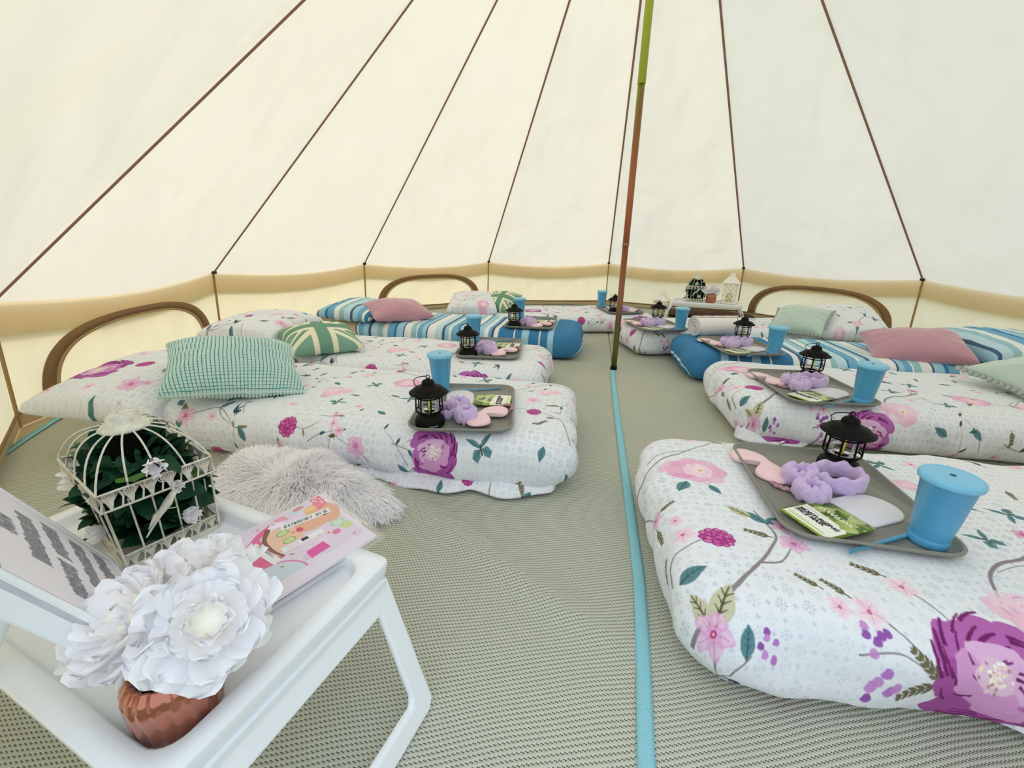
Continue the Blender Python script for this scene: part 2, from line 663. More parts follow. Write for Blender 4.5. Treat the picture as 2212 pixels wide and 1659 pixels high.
def paint_floral(name, marks, seed, fill_from):
    c = Canvas(CW, CH, 860, '#eceef2')
    medallions(c)
    g = random.Random(seed)
    T = lambda p: (p[0] + OFFA, p[1] + OFFB)
    busy = [T(m[1]) + (m[2] if isinstance(m[2], float) else .05,) for m in marks if m[0] != 'branch']
    # free fill away from the listed marks
    for k in range(1500):
        x, y = g.uniform(0, CW), g.uniform(.02, CH - .02)
        if not fill_from(x - OFFA, y - OFFB):
            continue
        big = g.random()
        r = .062 if big < .04 else g.uniform(.020, .034) if big < .5 else .018
        if any((x - bx) ** 2 + (y - by) ** 2 < (r + br + .048) ** 2 for bx, by, br in busy):
            continue
        busy.append((x, y, r))
        a = g.uniform(0, 2 * PI)
        if r > .03 and g.random() < .8:
            e = (x + .21 * math.cos(a), y + .21 * math.sin(a))
            mid = (x + .12 * math.cos(a + .5), y + .12 * math.sin(a + .5))
            c.stroke(curve_pts([(x, y), mid, e]), .005, BARK, .85)
            c.stroke(curve_pts([mid, (mid[0] + .05 * math.cos(a - .7), mid[1] + .05 * math.sin(a - .7)), (mid[0] + .11 * math.cos(a - .5), mid[1] + .11 * math.sin(a - .5))]), .004, BARK, .8)
            c.leaf(mid[0], mid[1], .05, .02, a + 1.1, TEAL, TEALD)
            sprig(c, e[0], e[1], .045, a + .3)
            c.leaf(x, y, r + .035, .022, a + 2.4, OLIVE, OLIVED)
            c.leaf(x, y, r + .035, .022, a - 2.2, TEAL, TEALD)
        if r > .06:
            (fl_peony if g.random() < .3 else fl_rose)(c, x, y, r, seed=k)
        elif r > .027:
            q = g.random()
            if q < .16:
                fl_dahlia(c, x, y, r * .75, k)
            elif q < .5:
                fl_five(c, x, y, r, ph=a)
            else:
                fl_rose(c, x, y, r * 1.1, seed=k, pale=True)
        else:
            q = g.random()
            if q < .3:
                sprig(c, x, y, .05, a)
            elif q < .45:
                butterfly(c, x, y, .032, a)
            elif q < .55:
                bird(c, x, y, .03, a)
            elif q < .75:
                c.leaf(x, y, .05, .022, a, TEAL, TEALD)
            else:
                fl_five(c, x, y, .018, '#f3c8dd', ph=a)
    for q in range(90):
        x, y, a = g.uniform(0, CW), g.uniform(.03, CH - .03), g.uniform(0, 2 * PI)
        if not fill_from(x - OFFA, y - OFFB) or any((x - bx) ** 2 + (y - by) ** 2 < (br + .015) ** 2 for bx, by, br in busy):
            continue
        b_ = a + g.uniform(-.6, .6)
        P = [(x, y), (x + .06 * math.cos(a), y + .06 * math.sin(a)), (x + .06 * math.cos(a) + .07 * math.cos(b_), y + .06 * math.sin(a) + .07 * math.sin(b_))]
        c.stroke(curve_pts(P), .0032, BARK, .75)
        for px_, py_ in P[1:]:
            c.leaf(px_, py_, .026, .009, a + g.uniform(-1.4, 1.4), g.choice([OLIVED, OLIVE, TEALD]))
        if q % 3 == 0:
            fl_five(c, P[2][0], P[2][1], .016, '#efb9d2', ph=a)
    for m in marks:
        k = m[0]
        if k == 'branch':
            c.stroke(curve_pts([T(p) for p in m[1]], 30), m[2], m[3] if len(m) > 3 else BARK, .95)
            continue
        x, y = T(m[1])
        r = m[2]
        if k == 'rose':
            fl_rose(c, x, y, r, 5)
        elif k == 'pale':
            fl_rose(c, x, y, r, 9, True)
        elif k == 'dahlia':
            fl_dahlia(c, x, y, r)
        elif k == 'five':
            fl_five(c, x, y, r, m[3] if len(m) > 3 else '#e6a6d2', .4)
        elif k == 'peony':
            fl_peony(c, x, y, r)
        elif k == 'teal':
            c.leaf(x, y, r, r * .48, m[3], TEAL, TEALD)
        elif k == 'olive':
            c.leaf(x, y, r, r * .5, m[3], '#cdc9a8', OLIVED)
        elif k == 'sprig':
            sprig(c, x, y, r, m[3])
        elif k == 'butterfly':
            butterfly(c, x, y, r, m[3])
        elif k == 'bird':
            bird(c, x, y, r, m[3])
        elif k == 'purple':
            for j in range(6):
                c.disc(x + g.uniform(-1, 1) * r, y + g.uniform(-1, 1) * r * 1.3, r * .32, g.choice(['#b26fc0', '#8d4aa6', '#c98acd']), .9, n=9, wob=.1)
    return c.image(name)


# positions read off the photograph: (distance from the foot, distance across towards the viewer)
MARKS_R = [
    ('branch', [(-.078, -.127), (0, -.15), (.072, -.19), (.17, -.27), (.25, -.318)], .006), ('branch', [(.03, -.19), (.12, -.24), (.25, -.26)], .003),
    ('branch', [(-.07, -.11), (-.03, -.02), (.0, .05)], .004),
    ('branch', [(.007, .37), (.05, .345), (.09, .314), (.172, .233), (.215, .18), (.238, .143), (.235, .10), (.225, .05)], .009),
    ('branch', [(.172, .235), (.215, .225), (.253, .18)], .006),
    ('branch', [(.0, .27), (.02, .22), (.05, .20), (.10, .17)], .005), ('branch', [(.05, .36), (.045, .41), (.03, .45)], .006), ('branch', [(.03, .45), (.07, .425), (.11, .40)], .005),
    ('branch', [(.80, .08), (.726, .134), (.66, .16), (.61, .20), (.58, .25), (.55, .31), (.53, .36)], .009), ('branch', [(.76, .17), (.70, .16), (.63, .19)], .003),
    ('branch', [(.31, .30), (.35, .345), (.40, .395)], .004), ('branch', [(.40, .25), (.43, .29), (.45, .33)], .004), ('branch', [(.28, .38), (.34, .37), (.40, .40)], .003),
    ('teal', (.10, -.06), .05, 2.0), ('teal', (.15, -.05), .045, 1.1), ('rose', (.135, -.125), .072),
    ('five', (.005, .055), .022), ('sprig', (.02, .05), .05, -.5), ('sprig', (0, .08), .05, 1.6),
    ('five', (.055, .155), .024, '#f6cfe0'), ('five', (.05, .10), .014, '#eebad6'), ('dahlia', (.112, .168), .031),
    ('teal', (.02, .28), .06, -.35), ('sprig', (-.02, .24), .06, -1.2), ('five', (-.04, .3), .02, '#f0b6d4'),
    ('olive', (.052, .36), .062, -1.9), ('olive', (.058, .36), .075, -1.0), ('five', (.052, .368), .031),
    ('teal', (.235, .10), .055, -2.2), ('teal', (.235, .10), .05, -.6), ('olive', (.21, .08), .06, -2.4), ('five', (.268, .105), .024), ('five', (.265, .165), .027), ('sprig', (.23, .15), .06, 3.5),
    ('teal', (.10, .405), .05, -1.4), ('purple', (.135, .385), .02), ('bird', (.075, .452), .036, .5),
    ('five', (.27, .315), .016, '#f4cddd'), ('five', (.316, .318), .022, '#f7d4e0'), ('five', (.412, .262), .024, '#f7d4e0'),
    ('sprig', (.30, .30), .05, -2.3), ('sprig', (.40, .24), .06, -2.6), ('sprig', (.26, .29), .05, -2.4), ('purple', (.305, .36), .022), ('purple', (.33, .43), .026),
    ('sprig', (.40, .40), .06, -2.4), ('sprig', (.40, .40), .06, 2.6), ('peony', (.478, .392), .082), ('pale', (.60, .30), .06), ('five', (.20, .49), .034, '#c98ab8'),
    ('teal', (.55, .12), .05, .1), ('five', (.80, .05), .02, '#c76da6'),
]
MARKS_L = [
    ('peony', (.46, .36), .075), ('rose', (.30, -.30), .05), ('rose', (.75, -.12), .06), ('butterfly', (.30, .33), .045, -1.2), ('sprig', (.14, .2), .06, -2.2), ('teal', (.10, .30), .05, 1.5),
    ('dahlia', (.16, .08), .028), ('branch', [(.02, .25), (.08, .12), (.2, .06), (.3, .08)], .004), ('branch', [(.30, -.1), (.2, -.2), (.12, -.24), (.02, -.2)], .005),
    ('pale', (.13, -.14), .04), ('five', (.18, -.04), .028, '#f2bcd4'), ('sprig', (.2, .45), .05, -2.4), ('teal', (.15, .47), .055, -.9),
    ('peony', (1.42, .05), .075), ('dahlia', (1.02, .32), .035), ('pale', (1.0, .05), .06), ('pale', (.9, .42), .035), ('dahlia', (1.35, .45), .035),
    ('sprig', (.47, .43), .06, 1.9), ('teal', (.43, .46), .05, 1.2), ('bird', (1.2, .15), .036, .2), ('teal', (1.2, .38), .05, -1), ('five', (.75, .36), .03),
    ('five', (1.62, -.05), .034), ('dahlia', (1.55, .1), .03), ('branch', [(.55, -.30), (.7, -.22), (.85, -.25), (1.0, -.15)], .005),
]


# ------------------------------------------------------------------ materials
CANVAS = canvas_mat('canvas_roof', '#f4ecda', '#fcf2dd', .55)
CANVAS_W = canvas_mat('canvas_wall', '#f8eed8', '#ffefcb', .74)
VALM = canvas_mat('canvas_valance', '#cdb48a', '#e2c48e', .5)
SEAM = mat('brown_seam_tape', '#94705a', .8, bump=.2, bscale=300)
SEAMT = mat('tan_seam_tape', '#a9885b', .8, bump=.2, bscale=300)
ZIPB = mat('brown_zip_tape', '#8d6c47', .8, bump=.2, bscale=200, var=.12, vscale=30)
ZIPL = mat('tan_inner_tape', '#c2a173', .8, bump=.2, bscale=200)
SHEET = mat('groundsheet', '#cdb68f', .6, bump=.15, bscale=12, var=.08)
BINDING = mat('teal_binding_tape', '#8cc8d4', .75, bump=.3, bscale=160, var=.08, vscale=5)
WHITEP = mat('white_plastic', '#eef1f4', .38, bump=.03, bscale=250)
BLACKM = mat('black_lantern_plastic', '#0b0a08', .6, bump=.05, bscale=400, spec=.16)
BLUEP = mat('blue_cup_plastic', '#55a8d4', .32, bump=.03, bscale=300)
BLUEL = mat('blue_lid_plastic', '#7cc2e4', .38, bump=.03, bscale=300)
TRAYM = mat('grey_olive_tray', '#85847a', .45, bump=.05, bscale=500, var=.04, vscale=6)
PINKS = mat('pink_satin', '#f4cdd3', .38, bump=.12, bscale=25, sheen=.3)
PINKB = mat('mauve_strap', '#b98a98', .6, bump=.5, bscale=90)
LILAC = mat('lilac_fleece', '#d2b8e2', .9, bump=.6, bscale=70, sheen=.6, var=.12, vscale=30)
PADW = mat('white_pad', '#f4f1f8', .8)
STRAWM = mat('blue_straw', '#5aa9cf', .4)
FILM = clear_mat('clear_film', gloss=.015, rough=.12, fres=.25)
GLASS = clear_mat('lantern_glass', gloss=.03, fres=.5)
LEDM = mat('yellow_led_strip', '#d9d64a', .5, emit=('#d9d64a', .25))
CHROME = mat('chrome_reflector', '#d9d9de', .18, metal=1.0)
CREAMV = mat('cream_velour', '#d9c6a2', .9, sheen=.4)
BROWNF = mat('dark_brown_fabric', '#4a3122', .9, bump=.6, bscale=14, var=.3, vscale=6)
CAGEM = mat('distressed_white_metal', '#ded8c8', .6, bump=.3, bscale=160, var=.42, vscale=80)
LEAFM = mat('dark_green_leaf', '#15402a', .55, bump=.2, bscale=60, var=.35, vscale=18, spec=.2)
LEAFB = mat('fresh_green_leaf', '#4d7a35', .45, bump=.15, bscale=60, var=.2, vscale=18)
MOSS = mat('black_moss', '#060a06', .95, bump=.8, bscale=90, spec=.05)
STEMM = mat('green_stem', '#5c8a2a', .5, var=.15, vscale=20)
TOWEL = mat('white_towel', '#f3ece9', .95, bump=.5, bscale=220)
LANW = mat('white_lantern_paint', '#f1eee2', .5)
CANDLE = mat('candle_wax', '#d8d5a0', .6)
COPPER = mat('copper_lustre_glass', '#b7705a', .15, metal=.75, var=.16, vscale=14, coat=.5)
INK = mat('black_ink', '#16161a', .6)
INKB = mat('pale_blue_ink', '#9cc3dd', .6)
MINTV = mat('mint_velvet', '#bccfc1', .85, bump=.25, bscale=18, sheen=.7, var=.08, vscale=7)
PINKC = mat('dusty_pink_velvet', '#c48f9d', .8, bump=.2, bscale=14, sheen=.5, var=.12, vscale=5)


def petal_mat(name, tr):
    k = NT(name)
    d = k.n('ShaderNodeBsdfDiffuse')
    t = k.n('ShaderNodeBsdfTranslucent')
    d.inputs[0].default_value = rgb('#fcfcfd')
    t.inputs[0].default_value = rgb('#fef6fa')
    tc = k.n('ShaderNodeTexCoord')
    nz = k.n('ShaderNodeTexNoise')
    nz.inputs['Scale'].default_value = 60
    k.l(tc, 'Object', nz, 0)
    bp = k.n('ShaderNodeBump')
    bp.inputs['Strength'].default_value = .25
    bp.inputs['Distance'].default_value = .003
    k.l(nz, 0, bp, 'Height')
    k.l(bp, 0, d, 'Normal')
    mx = k.n('ShaderNodeMixShader')
    mx.inputs[0].default_value = tr
    k.l(d, 0, mx, 1)
    k.l(t, 0, mx, 2)
    k.l(mx, 0, k.out, 0)
    return k.m


PETAL = petal_mat('white_silk_petal', .18)
WOOL = petal_mat('white_wool', .25)
HEART = mat('cream_flower_heart', '#f8f4e2', .9)


def image_mat(name, im, rough=.8, bump=.15, bscale=180, scale=(1, 1), off=(0, 0), sheen=.0, coat=0):
    k = NT(name)
    b = k.n('ShaderNodeBsdfPrincipled')
    b.inputs['Roughness'].default_value = rough
    b.inputs['Sheen Weight'].default_value = sheen
    b.inputs['Coat Weight'].default_value = coat
    b.inputs['Specular IOR Level'].default_value = .3
    k.l(b, 0, k.out, 0)
    uvn = k.n('ShaderNodeTexCoord')
    mp = k.n('ShaderNodeMapping')
    mp.inputs['Scale'].default_value = (*scale, 1)
    mp.inputs['Location'].default_value = (*off, 0)
    k.l(uvn, 'UV', mp, 0)
    t = k.n('ShaderNodeTexImage')
    t.image = im
    t.interpolation = 'Cubic'
    k.l(mp, 0, t, 0)
    k.l(t, 0, b, 'Base Color')
    if bump:
        nz = k.n('ShaderNodeTexNoise')
        nz.inputs['Scale'].default_value = bscale
        nz.inputs['Detail'].default_value = 3
        k.l(uvn, 'Object', nz, 0)
        n2 = k.n('ShaderNodeTexNoise')
        n2.inputs['Scale'].default_value = 13
        n2.inputs['Detail'].default_value = 4
        k.l(uvn, 'Object', n2, 0)
        s = k.math('MULTIPLY', n2.outputs[0], 3.0)
        s = k.math('ADD', s, nz.outputs[0])
        bp = k.n('ShaderNodeBump')
        bp.inputs['Strength'].default_value = bump
        bp.inputs['Distance'].default_value = .006
        k.t.links.new(s, bp.inputs['Height'])
        k.l(bp, 0, b, 'Normal')
    return k.m


def ramp_mat(name, stops, axis=0, rough=.85, scale=1.0):
    """cloth stripes: colour steps along one uv axis (stops in metres)"""
    k = NT(name)
    b = k.n('ShaderNodeBsdfPrincipled')
    b.inputs['Roughness'].default_value = rough
    b.inputs['Specular IOR Level'].default_value = .25
    k.l(b, 0, k.out, 0)
    uvn = k.n('ShaderNodeTexCoord')
    sx = k.n('ShaderNodeSeparateXYZ')
    k.l(uvn, 'UV', sx, 0)
    f = k.math('DIVIDE', sx.outputs[axis], scale)
    last = None
    chunks = [stops[i:i + 30] for i in range(0, len(stops), 30)]
    for ci, ch in enumerate(chunks):
        r = k.n('ShaderNodeValToRGB')
        r.color_ramp.interpolation = 'CONSTANT'
        e = r.color_ramp.elements
        e[0].position = max(0, ch[0][0] / scale)
        e[0].color = rgb(ch[0][1])
        e[1].position = min(1, ch[1][0] / scale)
        e[1].color = rgb(ch[1][1])
        for p, c in ch[2:]:
            q = e.new(min(1, p / scale))
            q.color = rgb(c)
        k.t.links.new(f, r.inputs[0])
        if last is None:
            last = r.outputs[0]
        else:
            g = k.math('GREATER_THAN', f, ch[0][0] / scale)
            mx = k.n('ShaderNodeMix', data_type='RGBA')
            k.t.links.new(g, mx.inputs[0])
            k.t.links.new(last, mx.inputs[6])
            k.l(r, 0, mx, 7)
            last = mx.outputs[2]
    k.t.links.new(last, b.inputs['Base Color'])
    nz = k.n('ShaderNodeTexNoise')
    nz.inputs['Scale'].default_value = 14
    nz.inputs['Detail'].default_value = 5
    k.l(uvn, 'Object', nz, 0)
    bp = k.n('ShaderNodeBump')
    bp.inputs['Strength'].default_value = .3
    bp.inputs['Distance'].default_value = .008
    k.l(nz, 0, bp, 'Height')
    k.l(bp, 0, b, 'Normal')
    return k.m


# ================================================================== the tent
RT, HW, HA, NS = 3.0, 0.547, 3.29, 12
RB = 3.05


def ang(k):
    """seam k, measured from the back, clockwise seen from above; the two door-edge seams are drawn out towards the doorway"""
    if abs(k) == 5:
        k = math.copysign(5.5, k)
    return math.radians(30.0 * k)


def joint(k, r=RT, z=HW):
    a = ang(k)
    return Vector((r * math.sin(a), r * math.cos(a), z))


def in_door(p):
    """the doorway is open behind the photographer"""
    return p.y < -1.0 and p.z < 1.35


lawn = mesh('ground', [(-25, -25, -.02), (25, -25, -.02), (25, 25, -.02), (-25, 25, -.02)], [(0, 1, 2, 3)],
            mat('lawn_grass', '#7f8660', .95, bump=.6, bscale=40, var=.2, vscale=3))
cr(lawn, 'mown grass field the tent stands on', 'ground', kind='structure')

ceil = thing('ceiling', 'cream canvas bell tent roof of tapering panels rising to the pole', 'ceiling', kind='structure')
APEX = Vector((0, 0, HA))


def roof_pt(k, s, t, inset=0.0):
    """k panel from seam k to k+1, s across, t from apex to eave"""
    A, B = joint(k), joint(k + 1)
    e = A.lerp(B, s)
    sag = math.sin(PI * s)
    e.z -= 0.050 * sag
    p = APEX.lerp(e, t)
    nrm = (A.lerp(B, .5) - APEX).cross(B - A).normalized()
    if nrm.z > 0:
        nrm = -nrm
    lo = t * (3.0 if t > 0 else 0)
    w = 0.0
    # soft drapery: folds fan out from the seams and the lower corners
    f1 = math.sin((s * 5.0 + t * 7.0) * 2.4 + k * 1.7 + 1.5 * fbm(s * 2, t * 3, k, 2))
    f2 = fbm(s * 3.2 + t * 4.5 + k * 3.1, t * 1.3 - s * 1.8, k * 1.9, 3)
    amp = {-4: 2.2, -5: 1.6, -3: 1.6, -2: 1.0}.get(k, .7)
    w += (0.007 * f1 * t * t + 0.020 * f2 * t) * amp * sag ** .6
    fan = math.sin(s * 70 + 9 * fbm(s * 3, 0, k, 2)) * max(0, (t - .86) / .14) ** 2 * .005 * sag ** .5
    belly = (-0.05 if k == -5 else 0.030) * sag * math.sin(PI * min(1, t * 1.02)) * t
    # the A-frame of the doorway lifts the cloth on both sides of the door
    lift = {-5: 1 - s, -6: s if k == -6 else 0, 4: s, 5: 1 - s}.get(k, 0) ** 1.5 * .50 * math.sin(PI * t ** 2.2)
    return p + nrm * ((w + fan + belly) * (1 - t ** 14) - inset - lift)


for k in range(-6, 6):
    V, Fc, UV = grid(36, 90, lambda s, t, k=k: roof_pt(k, s, .012 + t * .988))
    if k in (-6, 5):
        Fc = [f for f in Fc if not in_door(sum((Vector(V[i]) for i in f), Vector()) / 4)]
    mesh('roof_panel', V, Fc, CANVAS, ceil)
for k in range(-6, 6):
    if k in (-6, -5, 3, 5):
        continue
    pts = []
    for i in range(25):
        t = .02 + .98 * i / 24
        p = APEX.lerp(joint(k), t)
        out = Vector((p.x, p.y, 0)).normalized()
        pts.append(p - out * (.024 if k == -4 else .010) - Vector((0, 0, .004)))
    V, Fc = tube(pts, .0085, 6, flat=.5)
    mesh('seam', V, Fc, SEAM, ceil)
# eave valance hanging outside, shading the top of the walls
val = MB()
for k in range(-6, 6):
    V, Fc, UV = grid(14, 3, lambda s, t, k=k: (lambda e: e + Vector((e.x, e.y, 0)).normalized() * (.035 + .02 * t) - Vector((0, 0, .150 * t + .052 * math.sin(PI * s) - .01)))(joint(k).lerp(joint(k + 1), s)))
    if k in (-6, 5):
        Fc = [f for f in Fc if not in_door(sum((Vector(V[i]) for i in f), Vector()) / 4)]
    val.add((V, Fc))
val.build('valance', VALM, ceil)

SIDE = {-6: 'front_left', -5: 'left_front', -4: 'left', -3: 'left_rear', -2: 'back_left', -1: 'back_centre_left', 0: 'back_centre_right', 1: 'back_right', 2: 'right_rear', 3: 'right', 4: 'right_front', 5: 'front_right'}
WALLO = {}


def wall_pt(k, s, t, off=0.0):
    """t from floor 0 to eave 1"""
    top = joint(k).lerp(joint(k + 1), s)
    top.z -= 0.050 * math.sin(PI * s)
    bot = joint(k, RB + .0, 0.0).lerp(joint(k + 1, RB + .0, 0.0), s)
    p = bot.lerp(top, t)
    out = Vector((p.x, p.y, 0)).normalized()
    sag = math.sin(PI * s)
    w = .010 * fbm(s * 3 + k, t * 1.5 + s * 2, k * 2.3, 3) * sag
    w += .004 * math.sin(s * 26 - t * 9 + k) * (1 - abs(2 * t - 1)) * sag
    w *= 1 - t ** 10
    return p + out * (w - off)


for k in range(-6, 6):
    V, Fc, UV = grid(40, 16, lambda s, t, k=k: wall_pt(k, s, t))
    if k in (-6, 5):
        Fc = [f for f in Fc if not in_door(sum((Vector(V[i]) for i in f), Vector()) / 4)]
    w = mesh('wall_' + SIDE[k], V, Fc, CANVAS_W)
    cr(w, 'low cream canvas tent wall, %s segment' % SIDE[k].replace('_', ' '), 'wall', kind='structure')
    WALLO[k] = w
    # bathtub lip of the groundsheet with its brown zip
    V, Fc, UV = grid(20, 3, lambda s, t, k=k: wall_pt(k, s, .115 * t, .012))
    if k in (-6, 5):
        Fc = [f for f in Fc if not in_door(sum((Vector(V[i]) for i in f), Vector()) / 4)]
    mesh('groundsheet_lip', V, Fc, SHEET, w)
    if k not in (-6, 5):
        V, Fc = tube([wall_pt(k, i / 20, .118, .016) for i in range(21)], .007, 6)
        mesh('zip_seam', V, Fc, ZIPB, w)
        V, Fc = tube([joint(k, RT - .012 + (RB - RT) * (1 - i / 8), HW * i / 8) for i in range(9)], .008, 6)
        mesh('corner_seam', V, Fc, SEAMT, w)
        # little dark clip at the eave joint
        V, Fc = box(0, 0, 0, .03, .02, .022)
        mesh('eave_clip', V, Fc, INK, w, smooth=False, loc=joint(k, RT - .02, HW + .004), rot=(0, 0, -ang(k)))

# zipped window arches
for n, k in enumerate((-4, -2, 1)):
    wn = thing('window_%d' % (n + 1), 'brown zip-edged arched window in the low tent wall', 'window', kind='structure')

    def arc(off, sc, k=k, m=44):
        P = []
        for i in range(m + 1):
            a = PI * i / m
            cx = math.cos(a)
            sx_ = math.sin(a)
            e = 2 / 2.5
            x = math.copysign(abs(cx) ** e, cx) * .42 * sc
            z = sx_ ** e * .72 * sc + .115
            P.append(wall_pt(k, .5 - x, z, off))
        return P
    for nm, off, scs, mm in (('zip_band', .014, (1.0, .905), ZIPB), ('inner_tape', .010, (.905, .865), ZIPL)):
        a, b = arc(off, scs[0]), arc(off, scs[1])
        V = a + b
        m = len(a)
        Fc = [(i, i + 1, m + i + 1, m + i) for i in range(m - 1)]
        o = mesh(nm, V, Fc, mm, wn)
        so = o.modifiers.new('solid', 'SOLIDIFY')
        so.thickness = .006

# floor: groundsheet disc
V = [(0, 0, -.004)] + [((RB + .01) * math.sin(k * PI / 24), (RB + .01) * math.cos(k * PI / 24), -.004) for k in range(48)]
Fl = mesh('floor', V, [(0, i + 1, (i + 1) % 48 + 1) for i in range(48)][::1], SHEET, smooth=False)
for p in Fl.data.polygons:
    pass
Fl.data.flip_normals()
cr(Fl, 'tan groundsheet covering the whole tent floor', 'floor', kind='structure')


# ------------------------------------------------------------------ woven floor mats
def mat_weave():
    k = NT('woven_sage_matting')
    b = k.n('ShaderNodeBsdfPrincipled')
    b.inputs['Roughness'].default_value = .75
    b.inputs['Specular IOR Level'].default_value = .25
    k.l(b, 0, k.out, 0)
    tc = k.n('ShaderNodeTexCoord')
    mp = k.n('ShaderNodeMapping')
    mp.inputs['Rotation'].default_value = (0, 0, math.radians(-20))
    k.l(tc, 'Object', mp, 0)
    wob = k.n('ShaderNodeTexNoise')
    wob.inputs['Scale'].default_value = 1.6
    k.l(mp, 0, wob, 0)
    sx = k.n('ShaderNodeSeparateXYZ')
    k.l(mp, 0, sx, 0)
    y = k.math('ADD', sx.outputs[1], k.math('MULTIPLY', wob.outputs[0], .05))
    fy = k.math('MULTIPLY', y, 1 / .0092)
    row = k.math('FLOOR', fy)
    fr = k.math('FRACT', fy)
    x = k.math('MULTIPLY', sx.outputs[0], 1 / .0078)
    x = k.math('ADD', x, k.math('MULTIPLY', row, .37))
    fx = k.math('FRACT', x)
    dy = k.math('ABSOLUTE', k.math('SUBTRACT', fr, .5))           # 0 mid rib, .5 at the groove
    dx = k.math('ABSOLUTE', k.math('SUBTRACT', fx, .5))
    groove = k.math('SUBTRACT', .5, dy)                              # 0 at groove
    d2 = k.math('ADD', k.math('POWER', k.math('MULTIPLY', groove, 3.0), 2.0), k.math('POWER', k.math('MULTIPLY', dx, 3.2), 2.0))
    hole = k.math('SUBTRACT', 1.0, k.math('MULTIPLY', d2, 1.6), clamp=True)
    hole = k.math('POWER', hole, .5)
    nz = k.n('ShaderNodeTexNoise')
    nz.inputs['Scale'].default_value = 1.3
    nz.inputs['Detail'].default_value = 4
    k.l(tc, 'Object', nz, 0)
    base = k.n('ShaderNodeMix', data_type='RGBA')
    base.inputs[6].default_value = rgb('#b9bcae')
    base.inputs[7].default_value = rgb('#cfcfbb')
    k.l(nz, 0, base, 0)
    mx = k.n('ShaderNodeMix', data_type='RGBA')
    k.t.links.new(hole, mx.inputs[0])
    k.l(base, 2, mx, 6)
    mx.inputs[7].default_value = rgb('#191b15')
    k.l(mx, 2, b, 'Base Color')
    rib = k.math('COSINE', k.math('MULTIPLY', k.math('SUBTRACT', fr, .5), 2 * PI))
    strand = k.math('SINE', k.math('MULTIPLY', k.math('ADD', x, k.math('MULTIPLY', fr, 1.0)), 2 * PI))
    h = k.math('ADD', k.math('MULTIPLY', rib, .6), k.math('MULTIPLY', strand, .18))
    h = k.math('SUBTRACT', h, k.math('MULTIPLY', hole, .9))
    bp = k.n('ShaderNodeBump')
    bp.inputs['Strength'].default_value = .55
    bp.inputs['Distance'].default_value = .0022
    k.t.links.new(h, bp.inputs['Height'])
    k.l(bp, 0, b, 'Normal')
    return k.m


MATW = mat_weave()
RM = 2.93


def mat_z(x, y):
    z = .006
    # creases running out from the pole, and slow swells
    d = math.hypot(x, y)
    cre = math.sin(y * 21 + 1.1 * math.sin(x * 5) + .5)
    z += .007 * max(0, cre) ** 2 * math.exp(-((y - .0) / .75) ** 2) * math.exp(-(x / .9) ** 2)
    z += .010 * max(0, fbm(x * 1.3 + 4, y * 1.3, .5, 2)) * min(1, abs(x) * 4)
    # the long low crease in the near half
    u = (y + 1.83) + .34 * (x + .55) + .10 * math.sin((x + .4) * 3.2)
    if x < 0:
        z += .016 * math.exp(-(u / .045) ** 2) * min(1, abs(x) * 5) * (1 if x > -2.2 else 0)
    return z


def strip_x(y):
    """the centre join wanders a little towards the door"""
    return -.008 + .004 * math.sin(y * 2.3) - .026 * min(1, max(0, (-y - 1.85) / .45)) ** 1.3


def half_mat(side):
    def f(s, t):
        y = -RM + 2 * RM * t
        w = math.sqrt(max(0.0, RM * RM - y * y))
        x0 = strip_x(y) + side * .004
        x = x0 + (side * max(w, .02) - x0) * s
        return (x, y, mat_z(x, y))
    V, Fc, UV = grid(90, 190, f)
    if side > 0:
        pass
    else:
        Fc = [tuple(reversed(q)) for q in Fc]
    Fc = [q for q in Fc]
    return V, Fc


for side, nm in ((-1, 'left'), (1, 'right')):
    V, Fc = half_mat(side)
    t = thing('floor_mat', 'half-round woven sage-green mat with holes, on the %s of the teal strip' % nm, 'mat')
    o = mesh('matting', V, Fc, MATW, t)
    # curved binding near the wall
    m = 100
    Vb = []
    for i in range(m + 1):
        a = PI * i / m
        for r, dz in ((RM - .02, .006), (RM + .012, .005), (RM + .014, -.004)):
            x, y = side * r * math.sin(a), r * math.cos(a)
            Vb.append((x, y, mat_z(x, y) + dz))
    Fb = []
    for i in range(m):
        for j in range(2):
            q = (i * 3 + j, i * 3 + j + 1, i * 3 + j + 4, i * 3 + j + 3)
            Fb.append(q if side < 0 else tuple(reversed(q)))
    mesh('edge_binding', Vb, Fb, BINDING, t)
    if side < 0:
        # straight teal binding down the middle, over the join of the two mats
        Vs, Fs, _ = grid(4, 160, lambda s, tt: (lambda y: (strip_x(y) - .015 + .030 * s, y, mat_z(0, y) + .004 + .003 * math.sin(PI * s) + .002 * fbm(y * 6, s, 0, 2)))(-2.86 + 2.83 * tt))
        o = mesh('centre_binding', Vs, Fs, BINDING, t)
        o.modifiers.new('solid', 'SOLIDIFY').thickness = .003


